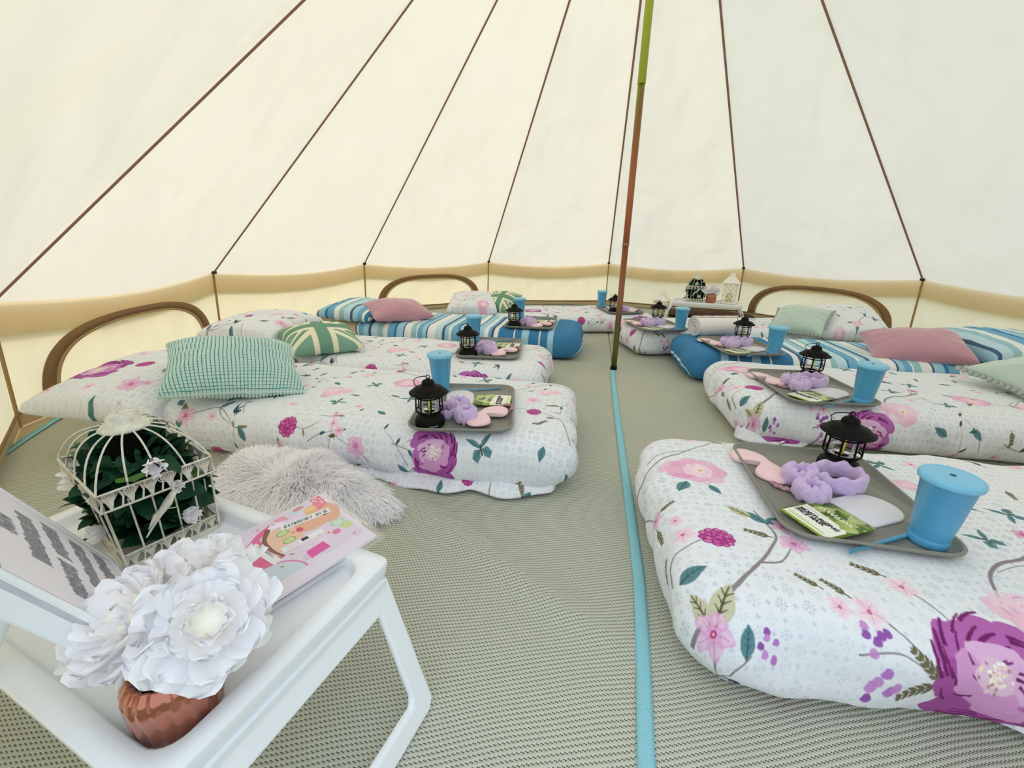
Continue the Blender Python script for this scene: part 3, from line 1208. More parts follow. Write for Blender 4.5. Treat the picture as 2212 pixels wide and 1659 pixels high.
# ------------------------------------------------------------------ centre pole
def pole_mat():
    k = NT('oil_slick_bronze_pole')
    b = k.n('ShaderNodeBsdfPrincipled')
    b.inputs['Roughness'].default_value = .34
    b.inputs['Metallic'].default_value = .55
    k.l(b, 0, k.out, 0)
    tc = k.n('ShaderNodeTexCoord')
    sx = k.n('ShaderNodeSeparateXYZ')
    k.l(tc, 'Object', sx, 0)
    mp = k.n('ShaderNodeMapping')
    mp.inputs['Scale'].default_value = (30, 30, .8)
    k.l(tc, 'Object', mp, 0)
    nz = k.n('ShaderNodeTexNoise')
    nz.inputs['Scale'].default_value = 1.6
    nz.inputs['Detail'].default_value = 3
    k.l(mp, 0, nz, 0)
    f = k.math('ADD', k.math('DIVIDE', sx.outputs[2], 3.3), k.math('MULTIPLY', k.math('SUBTRACT', nz.outputs[0], .5), .14))
    r = k.n('ShaderNodeValToRGB')
    e = r.color_ramp.elements
    e[0].position, e[0].color = 0, rgb('#6d7a32')
    e[1].position, e[1].color = 1, rgb('#8d9a3a')
    for p, c in ((.06, '#73703a'), (.13, '#8a6048'), (.22, '#8b4a2a'), (.34, '#a06040'), (.42, '#8c5a34'), (.475, '#9a7a48'), (.50, '#8f9c30'), (.62, '#a0a83a')):
        q = e.new(p)
        q.color = rgb(c)
    k.t.links.new(f, r.inputs[0])
    k.l(r, 0, b, 'Base Color')
    return k.m


POLEM = pole_mat()
pole = thing('tent_pole', 'tall slim bronze and green metal pole holding up the tent roof', 'pole')
mesh('lower_tube', *lathe([(.0185, 0.006), (.0185, .80)], 20), POLEM, pole)
mesh('middle_tube', *lathe([(.0185, .804), (.0195, .81), (.0195, 1.63)], 20), POLEM, pole)
mesh('upper_tube', *lathe([(.0215, 1.634), (.0222, 1.64), (.0222, HA - .05)], 20), POLEM, pole)
mesh('foot_cap', *lathe([(.021, .005), (.022, .012), (.021, .03), (.0188, .034)], 20), BLACKM, pole)
mesh('joint_collar', *lathe([(.0192, .792), (.0202, .796), (.0202, .808), (.0196, .812)], 20), SEAM, pole)


# ================================================================== the beds
IMG_R = paint_floral('print_right', MARKS_R, 11, lambda a, b: a > .66 or (b < -.30) or a < -.12)
IMG_L = paint_floral('print_left', MARKS_L, 23, lambda a, b: True)
FLOR_R = image_mat('floral_duvet_right', IMG_R, scale=(1 / CW, 1 / CH), off=(OFFA / CW, OFFB / CH), bump=.32)
FLOR_L = image_mat('floral_duvet_left', IMG_L, scale=(1 / CW, 1 / CH), off=(OFFA / CW, OFFB / CH), bump=.32)

NAVY, DB, MB_, LB, PB, TB, WH = '#4a6280', '#3f7fae', '#74aed0', '#a3cee2', '#c0dde8', '#9cc6ce', '#eceeec'
STR = []
pos = -.40
for wd, c in ((.30, DB), (.008, '#dfe8ec'), (.05, DB), (.008, '#dfe8ec'), (.214, DB), (.045, LB), (.05, DB), (.007, WH), (.073, DB), (.05, LB), (.055, DB), (.007, WH), (.04, DB), (.007, WH), (.065, DB),
              (.035, WH), (.012, NAVY), (.03, MB_), (.025, WH), (.05, LB), (.008, NAVY), (.045, WH), (.03, TB), (.05, PB), (.012, DB), (.05, MB_), (.02, WH), (.035, LB), (.014, NAVY), (.06, PB)):
    STR.append((pos + .40, c))
    pos += wd
for wd, c in ((.05, WH), (.012, NAVY), (.03, LB), (.04, MB_), (.012, WH), (.04, TB), (.05, WH), (.01, NAVY), (.05, LB), (.02, DB), (.05, MB_), (.04, WH), (.05, TB), (.05, PB), (.012, NAVY), (.05, LB), (.035, MB_), (.02, WH), (.03, DB), (.05, WH), (.05, PB), (.01, NAVY), (.05, LB), (.06, WH), (.03, '#9fb4bd'), (.012, NAVY), (.09, WH)):
    STR.append((pos + .40, c))
    pos += wd
STRIPE = ramp_mat('blue_striped_duvet', STR, 0, scale=2.6)


def bedmesh(L, Wd, h, r=.10, rc=.13, seed=0, sgn=1, nx=130, ny=64, wr=1.0, uvoff=0.0):
    """puffed quilt over an airbed. x runs from foot (0) to head (L)"""
    m0 = .64
    A, B = L / 2, Wd / 2
    V, UV, Fc = [], [], []
    for j in range(ny + 1):
        for i in range(nx + 1):
            u, v = -1 + 2 * i / nx, -1 + 2 * j / ny
            m = max(abs(u), abs(v))
            if m < 1e-6:
                su, sv = 1.0, 0.0
            else:
                su, sv = u / m, v / m
            qx, qy = su * A, sv * B
            ix, iy = max(-(A - rc), min(A - rc, qx)), max(-(B - rc), min(B - rc, qy))
            dx, dy = qx - ix, qy - iy
            dl = math.hypot(dx, dy)
            dx, dy = dx / dl, dy / dl
            qx, qy = ix + rc * dx, iy + rc * dy
            wx, wy = qx - dx * r, qy - dy * r
            if m <= m0:
                x, y, z = wx * m / m0, wy * m / m0, h
                ua, ub = x, y
                nzv = Vector((0, 0, 1))
                e = 0
            else:
                phi = PI * ((m - m0) / (1 - m0))
                sgc = math.copysign(abs(math.cos(phi)) ** .8, math.cos(phi))
                dd = r - r * abs(math.sin(phi)) ** .8
                z = h / 2 * (1 + sgc)
                x, y = qx - dx * dd, qy - dy * dd
                s = (r * .6 + h * .55) * phi / PI * 1.45
                ua, ub = wx + dx * s, wy + dy * s
                nzv = Vector((dx * math.sin(phi), dy * math.sin(phi), math.cos(phi)))
                e = math.sin(phi)
            # creases: diagonal folds on the sides, faint swells on the top
            f = fbm(ua * 3 + seed, ub * 3, seed * 1.7, 3)
            d = .0022 * f
            if e > 0:
                per = math.atan2(wy / B, wx / A) * (A + B) * .6
                d += wr * e * (.010 * math.sin(per * 22 + z * 38 + seed + 3 * f) * (.45 + .55 * f) + .013 * fbm(ua * 6, ub * 6 + z * 4, seed, 3) + .010 * f)
                if phi > 2.2:
                    d *= .4
            p = Vector((x, y, z)) + nzv * d
            V.append((p.x + A, p.y, max(p.z, .004)))
            UV.append((ua + A + uvoff, sgn * ub))
    w = nx + 1
    for j in range(ny):
        for i in range(nx):
            Fc.append((j * w + i, j * w + i + 1, (j + 1) * w + i + 1, (j + 1) * w + i))
    return V, Fc, UV


def hemmesh(L, Wd, sgn, seed, a0, a1, out=.05):
    """loose lower layer of the quilt spilling onto the floor along the near side"""
    def f(s, t):
        a = a0 + (a1 - a0) * s
        edge = sgn * (Wd / 2 - .055)
        o = out * (.45 + .55 * abs(fbm(a * 3, seed, 0, 2)) * 2) * math.sin(PI * min(1, max(0, s * 1.0))) ** .35
        y = edge + sgn * (o + .05 * math.sin(PI * s) ** .3) * t + sgn * .006 * math.sin(a * 34 + seed) * t
        z = .050 * (1 - t) ** 2 + .012 + .010 * t * (1 - t) * 4 * (1 + math.sin(a * 19 + seed)) * .6
        return (a, y, z)
    return grid(90, 8, f)


BEDS = {}


def bed(key, fx, fy, angd, Wd, L, h, mt, seed, label, group, duv=1.74, hem=None, uvoff=0.0):
    rz = math.radians(angd)
    left = abs(angd) > 90
    t = thing('bed', label, 'bed', (fx, fy, .012), rz, group)
    sgn = 1 if left else -1                    # local y that faces the viewer
    V, Fc, UV = bedmesh(L - .10, Wd - .08, h - .014, r=.085, seed=seed + 50, nx=50, ny=24, wr=.3)
    mesh('mattress', [(x + .06, y, z) for x, y, z in V], Fc, CREAMV, t)
    V, Fc, UV = bedmesh(duv, Wd, h, seed=seed, sgn=sgn, uvoff=uvoff)
    mesh('duvet', V, Fc, mt, t, uv=UV)
    if hem:
        V, Fc, _ = hemmesh(L, Wd, sgn, seed, hem[0], hem[1], hem[2])
        uv = [(x + uvoff + .3, sgn * y + .12) for x, y, z in V]
        o = mesh('duvet_hem', V, Fc, mt, t, uv=uv)
        so = o.modifiers.new('solid', 'SOLIDIFY')
        so.thickness = .008
    BEDS[key] = (t, Vector((fx, fy, .012)), rz, h, Wd, L)
    return t


GF, GS = 'floral single beds on the tent floor', 'blue striped single beds on the tent floor'
bed('L1', -.20, -1.25, 180, .70, 2.05, .198, FLOR_L, 1, 'white floral bed at the left front, carrying the knobbly teal cushion', GF, hem=(.05, 1.2, .05))
bed('L2', -.385, -.535, 180, .66, 2.0, .196, FLOR_L, 2, 'white floral bed second on the left, with green and cream flag cushion', GF, uvoff=.12)
bed('L3', -.235, .42, 180, .66, 2.0, .196, STRIPE, 3, 'blue striped bed on the left, with a dusty pink cushion', GS, uvoff=.40)
bed('L4', .335, 1.60, 197, .68, 2.0, .165, FLOR_L, 4, 'white floral bed against the back wall, left of the pole', GF, uvoff=.3)
bed('R1', .02, -1.79, 2.5, .79, 1.72, .198, FLOR_R, 5, 'white floral bed at the right front, nearest to the viewer', GF, hem=(.55, 1.5, .06), duv=1.6)
bed('R2', .465, -.66, 0, .72, 2.05, .196, FLOR_R, 6, 'white floral bed second on the right, just behind the nearest right bed', GF, hem=(.02, .3, .03))
bed('R3', .41, .115, 1.0, .62, 2.05, .192, STRIPE, 7, 'blue striped bed on the right, with a dusty pink cushion', GS, uvoff=.40)
bed('R4', .075, .63, 17, .62, 2.0, .192, FLOR_R, 8, 'white floral bed behind the pole, with rolled towel and mint cushion', GF, uvoff=.08)


# ------------------------------------------------------------------ pillows and cushions
def pillowmesh(Wd, D, T, n=36, pinch=.09, seed=0, bend=0.0, wr=1.0, low=.35, fat=.42):
    V, Fc, UV = [], [], []
    w = n + 1
    for side in (1, -1):
        for j in range(n + 1):
            for i in range(n + 1):
                u, v = -1 + 2 * i / n, -1 + 2 * j / n
                u, v = math.sin(u * PI / 2) * .35 + u * .65, math.sin(v * PI / 2) * .35 + v * .65
                e = max(0, (1 - u ** 2) * (1 - v ** 2))
                th = T * (e ** fat) * (1 - low if side > 0 else low)
                x = Wd / 2 * u * (1 - pinch * (1 - v * v) * abs(u) ** 2)
                y = D / 2 * v * (1 - pinch * (1 - u * u) * abs(v) ** 2)
                f = fbm(x * 5 + seed, y * 5, side * 3 + seed, 3)
                ed = max(abs(u), abs(v))
                z = side * th + .010 * wr * f * e ** .3 - bend * (x / Wd * 2) ** 2
                z += wr * .006 * math.sin(math.atan2(v, u) * 13 + seed) * (e ** .5) * ed ** 2
                V.append((x, y, z))
                UV.append((i / n, j / n))
        o = 0 if side > 0 else w * w
        for j in range(n):
            for i in range(n):
                q = (o + j * w + i, o + j * w + i + 1, o + (j + 1) * w + i + 1, o + (j + 1) * w + i)
                Fc.append(q if side > 0 else tuple(reversed(q)))
    return V, Fc, UV


def weld(o):
    o.modifiers.new('weld', 'WELD').merge_threshold = .0008
    return o


def place_rot(o, loc, rot):
    o.location = loc
    o.rotation_euler = rot
    return o


def cushion(name, label, cat, Wd, D, T, m, loc, rot, group=None, seed=0, bend=0, uvm=None, n=36, pinch=.09, wr=1.0):
    fat = .27 if name == 'pillow' else .40
    V, Fc, UV = pillowmesh(Wd, D, T, n=n, pinch=.05 if name == 'pillow' else pinch, seed=seed, bend=bend, wr=wr, fat=fat)
    if uvm:
        UV = [uvm(a, b, V[i]) for i, (a, b) in enumerate(UV)]
    o = weld(mesh(name, V, Fc, m, uv=UV))
    o.location = loc
    o.rotation_euler = rot
    return cr(o, label, cat, group)


r_ = math.radians
fl_uv = lambda ox, oy: (lambda a, b, p: (ox + p[0], oy + p[1] * .8))
# bed pillows in matching cases
cushion('pillow', 'floral pillow at the left wall, on the head of the left front bed', 'pillow', .44, .64, .15, FLOR_L, (-2.02, -1.40, .205), (r_(2), r_(7), r_(16)), 'bed pillows', 1, uvm=fl_uv(1.55, .1))
cushion('pillow', 'floral pillow behind the green flag cushion of the second left bed', 'pillow', .44, .62, .16, FLOR_L, (-2.16, -.52, .268), (r_(0), r_(2), r_(8)), 'bed pillows', 2, uvm=fl_uv(.9, -.2))
cushion('pillow', 'blue striped pillow under the dusty pink cushion at the left', 'pillow', .44, .60, .14, STRIPE, (-2.02, .38, .245), (0, r_(3), r_(0)), 'bed pillows', 3, uvm=lambda a, b, p: (1.9 + p[0], p[1]))
cushion('pillow', 'floral pillow propped at the head of the back bed', 'pillow', .46, .62, .15, FLOR_L, (-1.29, 1.15, .228), (r_(6), r_(0), r_(12)), 'bed pillows', 4, uvm=fl_uv(.2, -.1))
cushion('pillow', 'floral pillow beside the mint pompom cushion at the right', 'pillow', .44, .60, .16, FLOR_R, (1.80, .92, .235), (r_(12), r_(-2), r_(-12)), 'bed pillows', 5, uvm=fl_uv(1.2, -.1))
cushion('pillow', 'blue striped pillow behind the dusty pink cushion at the right', 'pillow', .50, .64, .15, STRIPE, (2.20, .13, .262), (0, r_(-4), r_(0)), 'bed pillows', 6, uvm=lambda a, b, p: (1.75 - p[0], p[1]))


def waffle_mat():
    k = NT('teal_and_cream_waffle')
    b = k.n('ShaderNodeBsdfPrincipled')
    b.inputs['Roughness'].default_value = .95
    b.inputs['Sheen Weight'].default_value = .4
    k.l(b, 0, k.out, 0)
    tc = k.n('ShaderNodeTexCoord')
    sx = k.n('ShaderNodeSeparateXYZ')
    k.l(tc, 'UV', sx, 0)
    d = []
    for ax, nn in ((0, 40), (1, 34)):
        f = k.math('FRACT', k.math('MULTIPLY', sx.outputs[ax], nn))
        d.append(k.math('ABSOLUTE', k.math('SUBTRACT', f, .5)))
    mxv = k.math('MAXIMUM', d[0], d[1])
    line = k.math('GREATER_THAN', mxv, .40)
    for ax in (0, 1):
        line = k.math('MULTIPLY', line, k.math('LESS_THAN', k.math('ABSOLUTE', k.math('SUBTRACT', sx.outputs[ax], .5)), .492))
    mx = k.n('ShaderNodeMix', data_type='RGBA')
    mx.inputs[6].default_value = rgb('#c9e0d6')
    mx.inputs[7].default_value = rgb('#3a969c')
    k.t.links.new(line, mx.inputs[0])
    k.l(mx, 2, b, 'Base Color')
    return k.m


# knobbly teal cushion: real nubs standing up from the cloth
V, Fc, UV = pillowmesh(.47, .40, .16, n=200, seed=9, pinch=.07, wr=1.3)
# cloth coordinates measured along the surface, so the checks keep their size over the puffed edges
A_ = np.array(V).reshape(2, 201, 201, 3)
dU = np.concatenate([np.zeros((2, 201, 1)), np.cumsum(np.linalg.norm(np.diff(A_, axis=2), axis=3), axis=2)], axis=2)
dV = np.concatenate([np.zeros((2, 1, 201)), np.cumsum(np.linalg.norm(np.diff(A_, axis=1), axis=3), axis=1)], axis=1)
UV = np.stack([dU / dU[:, :, -1:], dV / dV[:, -1:, :]], axis=-1).reshape(-1, 2)
V2 = []
NX, NY = 40, 34
for (x, y, z), (a, b) in zip(V, UV):
    fx_, fy_ = abs((a * NX) % 1 - .5), abs((b * NY) % 1 - .5)
    nub = max(0.0, 1 - (max(fx_, fy_) / .46) ** 3)
    V2.append((x, y, z + (.007 * nub if z >= 0 else -.007 * nub)))
tc_ = weld(mesh('cushion', V2, Fc, waffle_mat(), uv=UV))
place_rot(tc_, (-1.60, -1.37, .302), (r_(15), r_(8), r_(44)))
cr(tc_, 'knobbly teal and cream checked cushion on the left front bed', 'cushion')


def flag_canvas():
    c = Canvas(1, 1, 420, '#7fa68f')
    cream, green = '#ece6c8', '#6f9a83'
    for a, b in (((0, 0), (1, 1)), ((0, 1), (1, 0))):
        c.stroke([a, (.5, .5), b], .17, cream, taper=False)
    for p0, p1 in (((0, .03), (.5, .53)), ((.5, .47), (1, .97)), ((0, .97), (.5, .47)), ((.5, .53), (1, .03))):
        c.stroke([p0, ((p0[0] + p1[0]) / 2, (p0[1] + p1[1]) / 2), p1], .055, green, taper=False)
    c.poly([(.37, 0), (.63, 0), (.63, 1), (.37, 1)], cream)
    c.poly([(0, .37), (1, .37), (1, .63), (0, .63)], cream)
    c.poly([(.43, 0), (.57, 0), (.57, 1), (.43, 1)], green)
    c.poly([(0, .43), (1, .43), (1, .57), (0, .57)], green)
    return c.image('flag_print')


FLAG = image_mat('green_flag_cloth', flag_canvas(), rough=.9, bump=.12)
cushion('cushion', 'green and cream flag cushion on the second left bed', 'cushion', .40, .37, .14, FLAG, (-1.676, -.690, .266), (r_(9), r_(0), r_(45)), 'flag cushions', 12)
cushion('cushion', 'green and cream flag cushion propped up on the back bed', 'cushion', .30, .30, .13, FLAG, (-1.01, 1.16, .25), (r_(28), r_(4), r_(-12)), 'flag cushions', 13)
cushion('cushion', 'dusty pink cushion on the left blue striped bed', 'cushion', .48, .35, .15, PINKC, (-1.68, .32, .268), (r_(10), r_(2), r_(47)), 'dusty pink cushions', 14)
cushion('cushion', 'dusty pink cushion on the right blue striped bed', 'cushion', .48, .32, .15, PINKC, (1.71, .03, .258), (r_(20), r_(-5), r_(-12)), 'dusty pink cushions', 15)


def pom_cushion(label, loc, rot, Wd=.46, D=.44, T=.17, seed=0):
    t = thing('cushion', label, 'cushion', loc, 0, 'mint pompom cushions')
    t.rotation_euler = rot
    V, Fc, UV = pillowmesh(Wd, D, T, seed=seed, pinch=.08, wr=1.6)
    weld(mesh('cover', V, Fc, MINTV, t, uv=UV))
    mb = MB()
    ico = lathe([(.004, -.0105), (.010, -.005), (.0115, 0), (.010, .005), (.004, .0105)], 8)
    for k in range(17):
        s = -1 + 2 * k / 16
        for px, py in ((s * Wd / 2, D / 2 * (1 - .08 * (1 - s * s))), (s * Wd / 2, -D / 2 * (1 - .08 * (1 - s * s))), (Wd / 2 * (1 - .08 * (1 - s * s)), s * D / 2), (-Wd / 2 * (1 - .08 * (1 - s * s)), s * D / 2)):
            px, py = px * 1.03, py * 1.03
            mb.add(([(x + px, y + py, z + rnd.uniform(-.004, .004)) for x, y, z in ico[0]], ico[1]))
    o = mb.build('pompom_trim', mat('grey_pompom', '#b3b7b0', .95), t)
    o['kind'] = 'stuff'
    return t


pom_cushion('mint velvet cushion with grey pompom edge on the bed behind the pole', (1.40, .78, .258), (r_(22), r_(-3), r_(-32)), Wd=.36, D=.36, T=.15, seed=3)
pom_cushion('mint velvet cushion cut off by the frame, on the second right bed', (1.84, -.64, .268), (r_(8), r_(-6), r_(12)), Wd=.44, D=.40, T=.14, seed=5)

# ================================================================== tray sets
# tray: raised rounded rim, flat floor
TH = .46 / 2
TW = .36 / 2


def traymesh():
    def R(d, rc, z):
        return [(x, y, z) for x, y in rr_ring(TW - d, TH - d, rc, 7)]
    return loft([R(.022, .045, 0), R(.010, .052, .006), R(.001, .058, .015), R(0, .059, .0185), R(.002, .058, .0205), R(.006, .055, .0205), R(.008, .053, .018), R(.016, .047, .006), R(.024, .042, .004)])


def make_tray(label, loc, rz):
    t = thing('serving_tray', label, 'tray', loc, rz, 'grey trays on the beds')
    o = mesh('tray_body', *traymesh(), TRAYM, t)
    return t


# cup with separate lid
def make_cup(label, loc, rz=0):
    t = thing('tumbler', label, 'cup', loc, rz, 'blue tumblers on the trays')
    mesh('cup_body', *lathe([(.030, 0), (.0335, .001), (.0345, .006), (.0350, .018), (.0335, .020), (.0338, .022), (.046, .152), (.0475, .153), (.0475, .156)], 36), BLUEP, t)
    mesh('lid', *lathe([(.0485, .148), (.0515, .150), (.0525, .154), (.0525, .158), (.0505, .162), (.0465, .1645), (.044, .1635), (.040, .1635), (.012, .1645)], 36), BLUEL, t)
    mesh('straw_hole', *lathe([(.0052, .1645), (.0052, .1652)], 12), mat('straw_hole_shadow', '#1d4d6e', .8) if 'straw_hole_shadow' not in bpy.data.materials else bpy.data.materials['straw_hole_shadow'], t)
    return t


LANTEXT = None


def make_lantern(label, loc, rz=0):
    t = thing('lantern', label, 'lantern', loc, rz, 'small black lanterns on the trays')
    t.scale = (1.06, 1.06, 1.08)
    b = mesh('base', *lathe([(.0465, 0), (.0475, .003), (.0475, .018), (.0445, .022), (.0440, .026), (.036, .031), (.034, .040), (.030, .042)], 30), BLACKM, t)
    global LANTEXT
    if LANTEXT is None:
        LANTEXT = text_mesh('KOOPER', .0075, INKB, b, (.014, -.0474, .008), (PI / 2, 0, .28), align='CENTER')
    else:
        lt = LANTEXT.copy()
        COL.objects.link(lt)
        lt.parent = b
    mesh('reflector', *lathe([(.028, .042), (.030, .045), (.020, .052), (.006, .053)], 20), CHROME, t)
    mesh('led_strip', *lathe([(.0045, .053), (.0045, .103)], 10), LEDM, t)
    mesh('glass_chimney', *lathe([(.030, .043), (.0315, .060), (.0315, .104)], 24, cap=False), GLASS, t)
    cg = MB()
    for k in range(8):
        a = 2 * PI * k / 8 + .2
        c, s = math.cos(a), math.sin(a)
        cg.add(tube([(.034 * c, .034 * s, .040), (.041 * c, .041 * s, .048), (.042 * c, .042 * s, .055), (.0400 * c, .0400 * s, .110)], .0024, 6))
    for z, rr in ((.052, .0418), (.096, .0408)):
        cg.add(tube([(rr * math.cos(2 * PI * i / 28), rr * math.sin(2 * PI * i / 28), z) for i in range(28)], .0022, 6, closed=True))
    cg.build('wire_cage', BLACKM, t)
    mesh('hat', *lathe([(.058, .106), (.0605, .1075), (.061, .1095), (.050, .1165), (.047, .1175), (.0465, .1215), (.030, .1285), (.022, .130), (.020, .139), (.0205, .1405), (.016, .147), (.008, .150), (.004, .154)], 32), BLACKM, t)
    mesh('top_ring', *tube([(.0058 * math.cos(2 * PI * i / 14), 0, .1575 + .0066 * math.sin(2 * PI * i / 14)) for i in range(14)], .0014, 6, closed=True), BLACKM, t)
    hp = [(-.022 - .026 * math.sin(PI * i / 12), .004 + .001 * i, .152 - .0015 * i + .006 * math.sin(PI * i / 12)) for i in range(7)]
    mesh('bail_handle', *tube([(-.002, 0, .160), (-.016, .006, .158), (-.034, .010, .154), (-.0445, .008, .146), (-.043, .002, .135), (-.034, -.004, .1285)], .0013, 6), BLACKM, t)
    return t


def maskmesh():
    n = 56
    out = []
    for i in range(n):
        a = 2 * PI * i / n
        x = .098 * math.copysign(abs(math.cos(a)) ** .85, math.cos(a))
        y = .042 * math.copysign(abs(math.sin(a)) ** .8, math.sin(a))
        if y < 0:
            y *= 1.05
            y += .048 * math.exp(-(x / .022) ** 2)          # nose notch
        else:
            y += .004 * math.cos(x * 30) - .006 * math.exp(-(x / .03) ** 2)
        y += .006 * math.exp(-((abs(x) - .052) / .03) ** 2) * (1 if y > 0 else -1)
        out.append((x, y))
    rings = []
    for sc, z in ((.97, .0), (1.0, .003), (1.005, .0065), (.975, .008), (.965, .0095), (.90, .0125), (.70, .0142), (.35, .0148), (.05, .015)):
        rings.append([(x * sc, (y - .006) * sc + .006, z) for x, y in out])
    return loft(rings)


def make_mask(label, loc, rz):
    t = thing('eye_mask', label, 'eye mask', loc, rz, 'pink sleep masks on the trays')
    mesh('mask_pad', *maskmesh(), PINKS, t)
    P = []
    for i in range(24):
        a = -1.6 + 3.2 * i / 23
        P.append((.088 + .040 * math.cos(a) + .003 * math.sin(i * 2.2), -.008 + .026 * math.sin(a), .006 + .002 * math.sin(i * 1.7)))
    rr = [.0062 + .0016 * math.sin(i * 2.7) for i in range(24)]
    mesh('strap', *tube(P, rr, 8, flat=.75), PINKB, t)
    return t


def fluffy_ring(rx, ry, wd, th, seed, n=96, m=14, pin=0.0):
    """soft gathered fabric band standing on edge"""
    V, Fc = [], []
    for i in range(n):
        a = 2 * PI * i / n
        g = .5 + .5 * math.sin(a * 11 + seed)
        for j in range(m):
            b = 2 * PI * j / m
            w = wd / 2 * (1 + .12 * math.sin(a * 7 + seed * 2) + .08 * g)
            tt = th * (1 + .22 * g + .25 * fbm(math.cos(a) * 3, math.sin(a) * 3, seed + j * .2, 2))
            rad = tt * math.cos(b)
            rx_, ry_ = rx + rad, ry + rad
            z = w * math.copysign(abs(math.sin(b)) ** .8, math.sin(b))
            z *= 1 - pin * math.exp(-((a - PI) / .35) ** 2)
            V.append((rx_ * math.cos(a), ry_ * math.sin(a), wd / 2 * 1.1 + z + .003 * math.sin(a * 9 + seed)))
    for i in range(n):
        k = (i + 1) % n
        for j in range(m):
            q = (j + 1) % m
            Fc.append((i * m + j, k * m + j, k * m + q, i * m + q))
    return V, Fc


def make_headband(label, loc, rz, seed=0):
    t = thing('headband', label, 'headband', loc, rz, 'lilac spa headbands on the trays')
    mesh('band_loop', *fluffy_ring(.060, .048, .046, .0095, seed), LILAC, t)
    # bow tied at the near end of the loop
    for s in (1, -1):
        V, Fc = [], []
        n, m = 18, 12
        for i in range(n + 1):
            f = i / n
            r = .006 + .018 * math.sin(PI * f ** .8) ** .7
            for j in range(m):
                b = 2 * PI * j / m
                V.append((-.062 - .010 * f + .35 * r * math.cos(b) + .003 * math.sin(f * 18 + j), s * (.004 + .046 * f), .026 + .006 * math.sin(f * 3) + r * math.sin(b) * 1.05 + .002 * math.sin(f * 25 + j * 2)))
        for i in range(n):
            for j in range(m):
                q = (j + 1) % m
                Fc.append((i * m + j, (i + 1) * m + j, (i + 1) * m + q, i * m + q))
        Fc.append(tuple(range(m)))
        Fc.append(tuple(reversed(range(n * m, (n + 1) * m))))
        mesh('bow_loop', V, Fc, LILAC, t)
    mesh('bow_knot', *fluffy_ring(.006, .010, .036, .008, seed + 3, 20, 10), LILAC, t, loc=(-.062, 0, .003))
    return t


def make_wristband(label, loc, rz, seed=0, tall=.046, hole=.014):
    V, Fc = fluffy_ring(hole + .012, hole + .012, tall, .013, seed, 60, 14)
    o = mesh('wristband', V, Fc, LILAC, loc=loc, rot=(0, 0, rz))
    return cr(o, label, 'wristband', 'lilac fleece wristbands on the trays')


def packet_canvas():
    c = Canvas(.12, .145, 3600, '#5f7d1e')
    g = random.Random(4)
    for i in range(60):
        c.leaf(g.uniform(0, .12), g.uniform(.07, .145), g.uniform(.02, .06), g.uniform(.008, .02), g.uniform(0, 6.3), g.choice(['#41600f', '#7f9c33', '#a9b95a', '#33500c', '#c9cf86']), None, .8)
    c.disc(.085, .13, .016, '#d5d79a', .7, wob=.1)
    c.disc(.03, .085, .012, '#c3cb7a', .6, wob=.15)
    c.poly([(0, 0), (.12, 0), (.12, .008), (0, .008)], '#8fae3a')
    pts = [(.006, .006)] + [(.114, .006), (.114, .062), (.106, .070), (.098, .064), (.09, .072)] + [(.02, .079), (.006, .079)]
    c.poly(pts, '#f3f3e6')
    c.poly([(.012, .012), (.10, .012), (.10, .017), (.012, .017)], '#b9d08a')
    c.poly([(.012, .020), (.06, .020), (.06, .022), (.012, .022)], '#b5b8a8')
    for k in range(3):
        c.poly([(.012, .064 + k * .003), (.05 + .01 * k, .064 + k * .003), (.05 + .01 * k, .065 + k * .003), (.012, .065 + k * .003)], '#c4c7ba')
    # flowing white script
    x = .022
    for k in range(9):
        a = g.uniform(.008, .013)
        c.stroke(curve_pts([(x, .094), (x + .002, .094 + a), (x + .005, .096), (x + .007, .092), (x + .009, .096)], 16), .0016, '#f7f8ee', taper=False)
        x += .0088
    return c.image('packet_print')


PACKM = image_mat('packet_paper', packet_canvas(), rough=.3, bump=0, coat=.3)
LETTERS = None


def make_packet(label, loc, rz, tilt=0.0, text=True):
    """flat sachet: local x = reading direction, y = up the label"""
    global LETTERS
    t = thing('face_mask_sachet', label, 'sachet', loc, rz, 'face mask sachets on the trays')
    t.rotation_euler = (tilt, 0, rz)
    ring = rr_ring(.06, .0725, .006, 4)
    V, Fc = loft([[(x, y, 0) for x, y in ring], [(x, y, .0022) for x, y in ring], [(x * .9, y * .9, .0032) for x, y in ring], [(0.02 * x, .02 * y, .0040) for x, y in ring]])
    mesh('sachet_body', V, Fc, PACKM, t, uv=[((x + .06) / .12, (y + .0725) / .145) for x, y, z in V])
    if text:
        if LETTERS is None:
            LETTERS = text_mesh('MOISTURIZING\nFACE MASK', .0143, INK, t, (-.050, -.026, .0046), (0, 0, 0), offset=.00035, shear=.2, space_line=.82, space_char=.94)
        else:
            lt = LETTERS.copy()
            COL.objects.link(lt)
            lt.parent = t
    return t


def make_pad(label, loc, rz):
    """white rounded pad in a clear bag; local y = towards the rounded end"""
    t = thing('wrapped_pad', label, 'pad', loc, rz, 'white wrapped pads on the trays')
    out = [(-.055, -.07), (.055, -.07)] + [(.055 * math.cos(a), .03 + .055 * math.sin(a)) for a in np.linspace(0, PI, 17)]
    V, Fc = loft([[(x * .98, y * .98, 0) for x, y in out], [(x, y, .003) for x, y in out], [(x, y, .006) for x, y in out], [(x * .94, y * .95, .0085) for x, y in out]])
    mesh('white_pad', V, Fc, PADW, t)
    V, Fc, _ = grid(16, 18, lambda s, q: ((s - .5) * .142, (q - .5) * .20 + .010, .0095 + .003 * fbm(s * 6, q * 6, 2, 2) + .002))
    mesh('clear_bag', V, Fc, FILM, t)
    return t


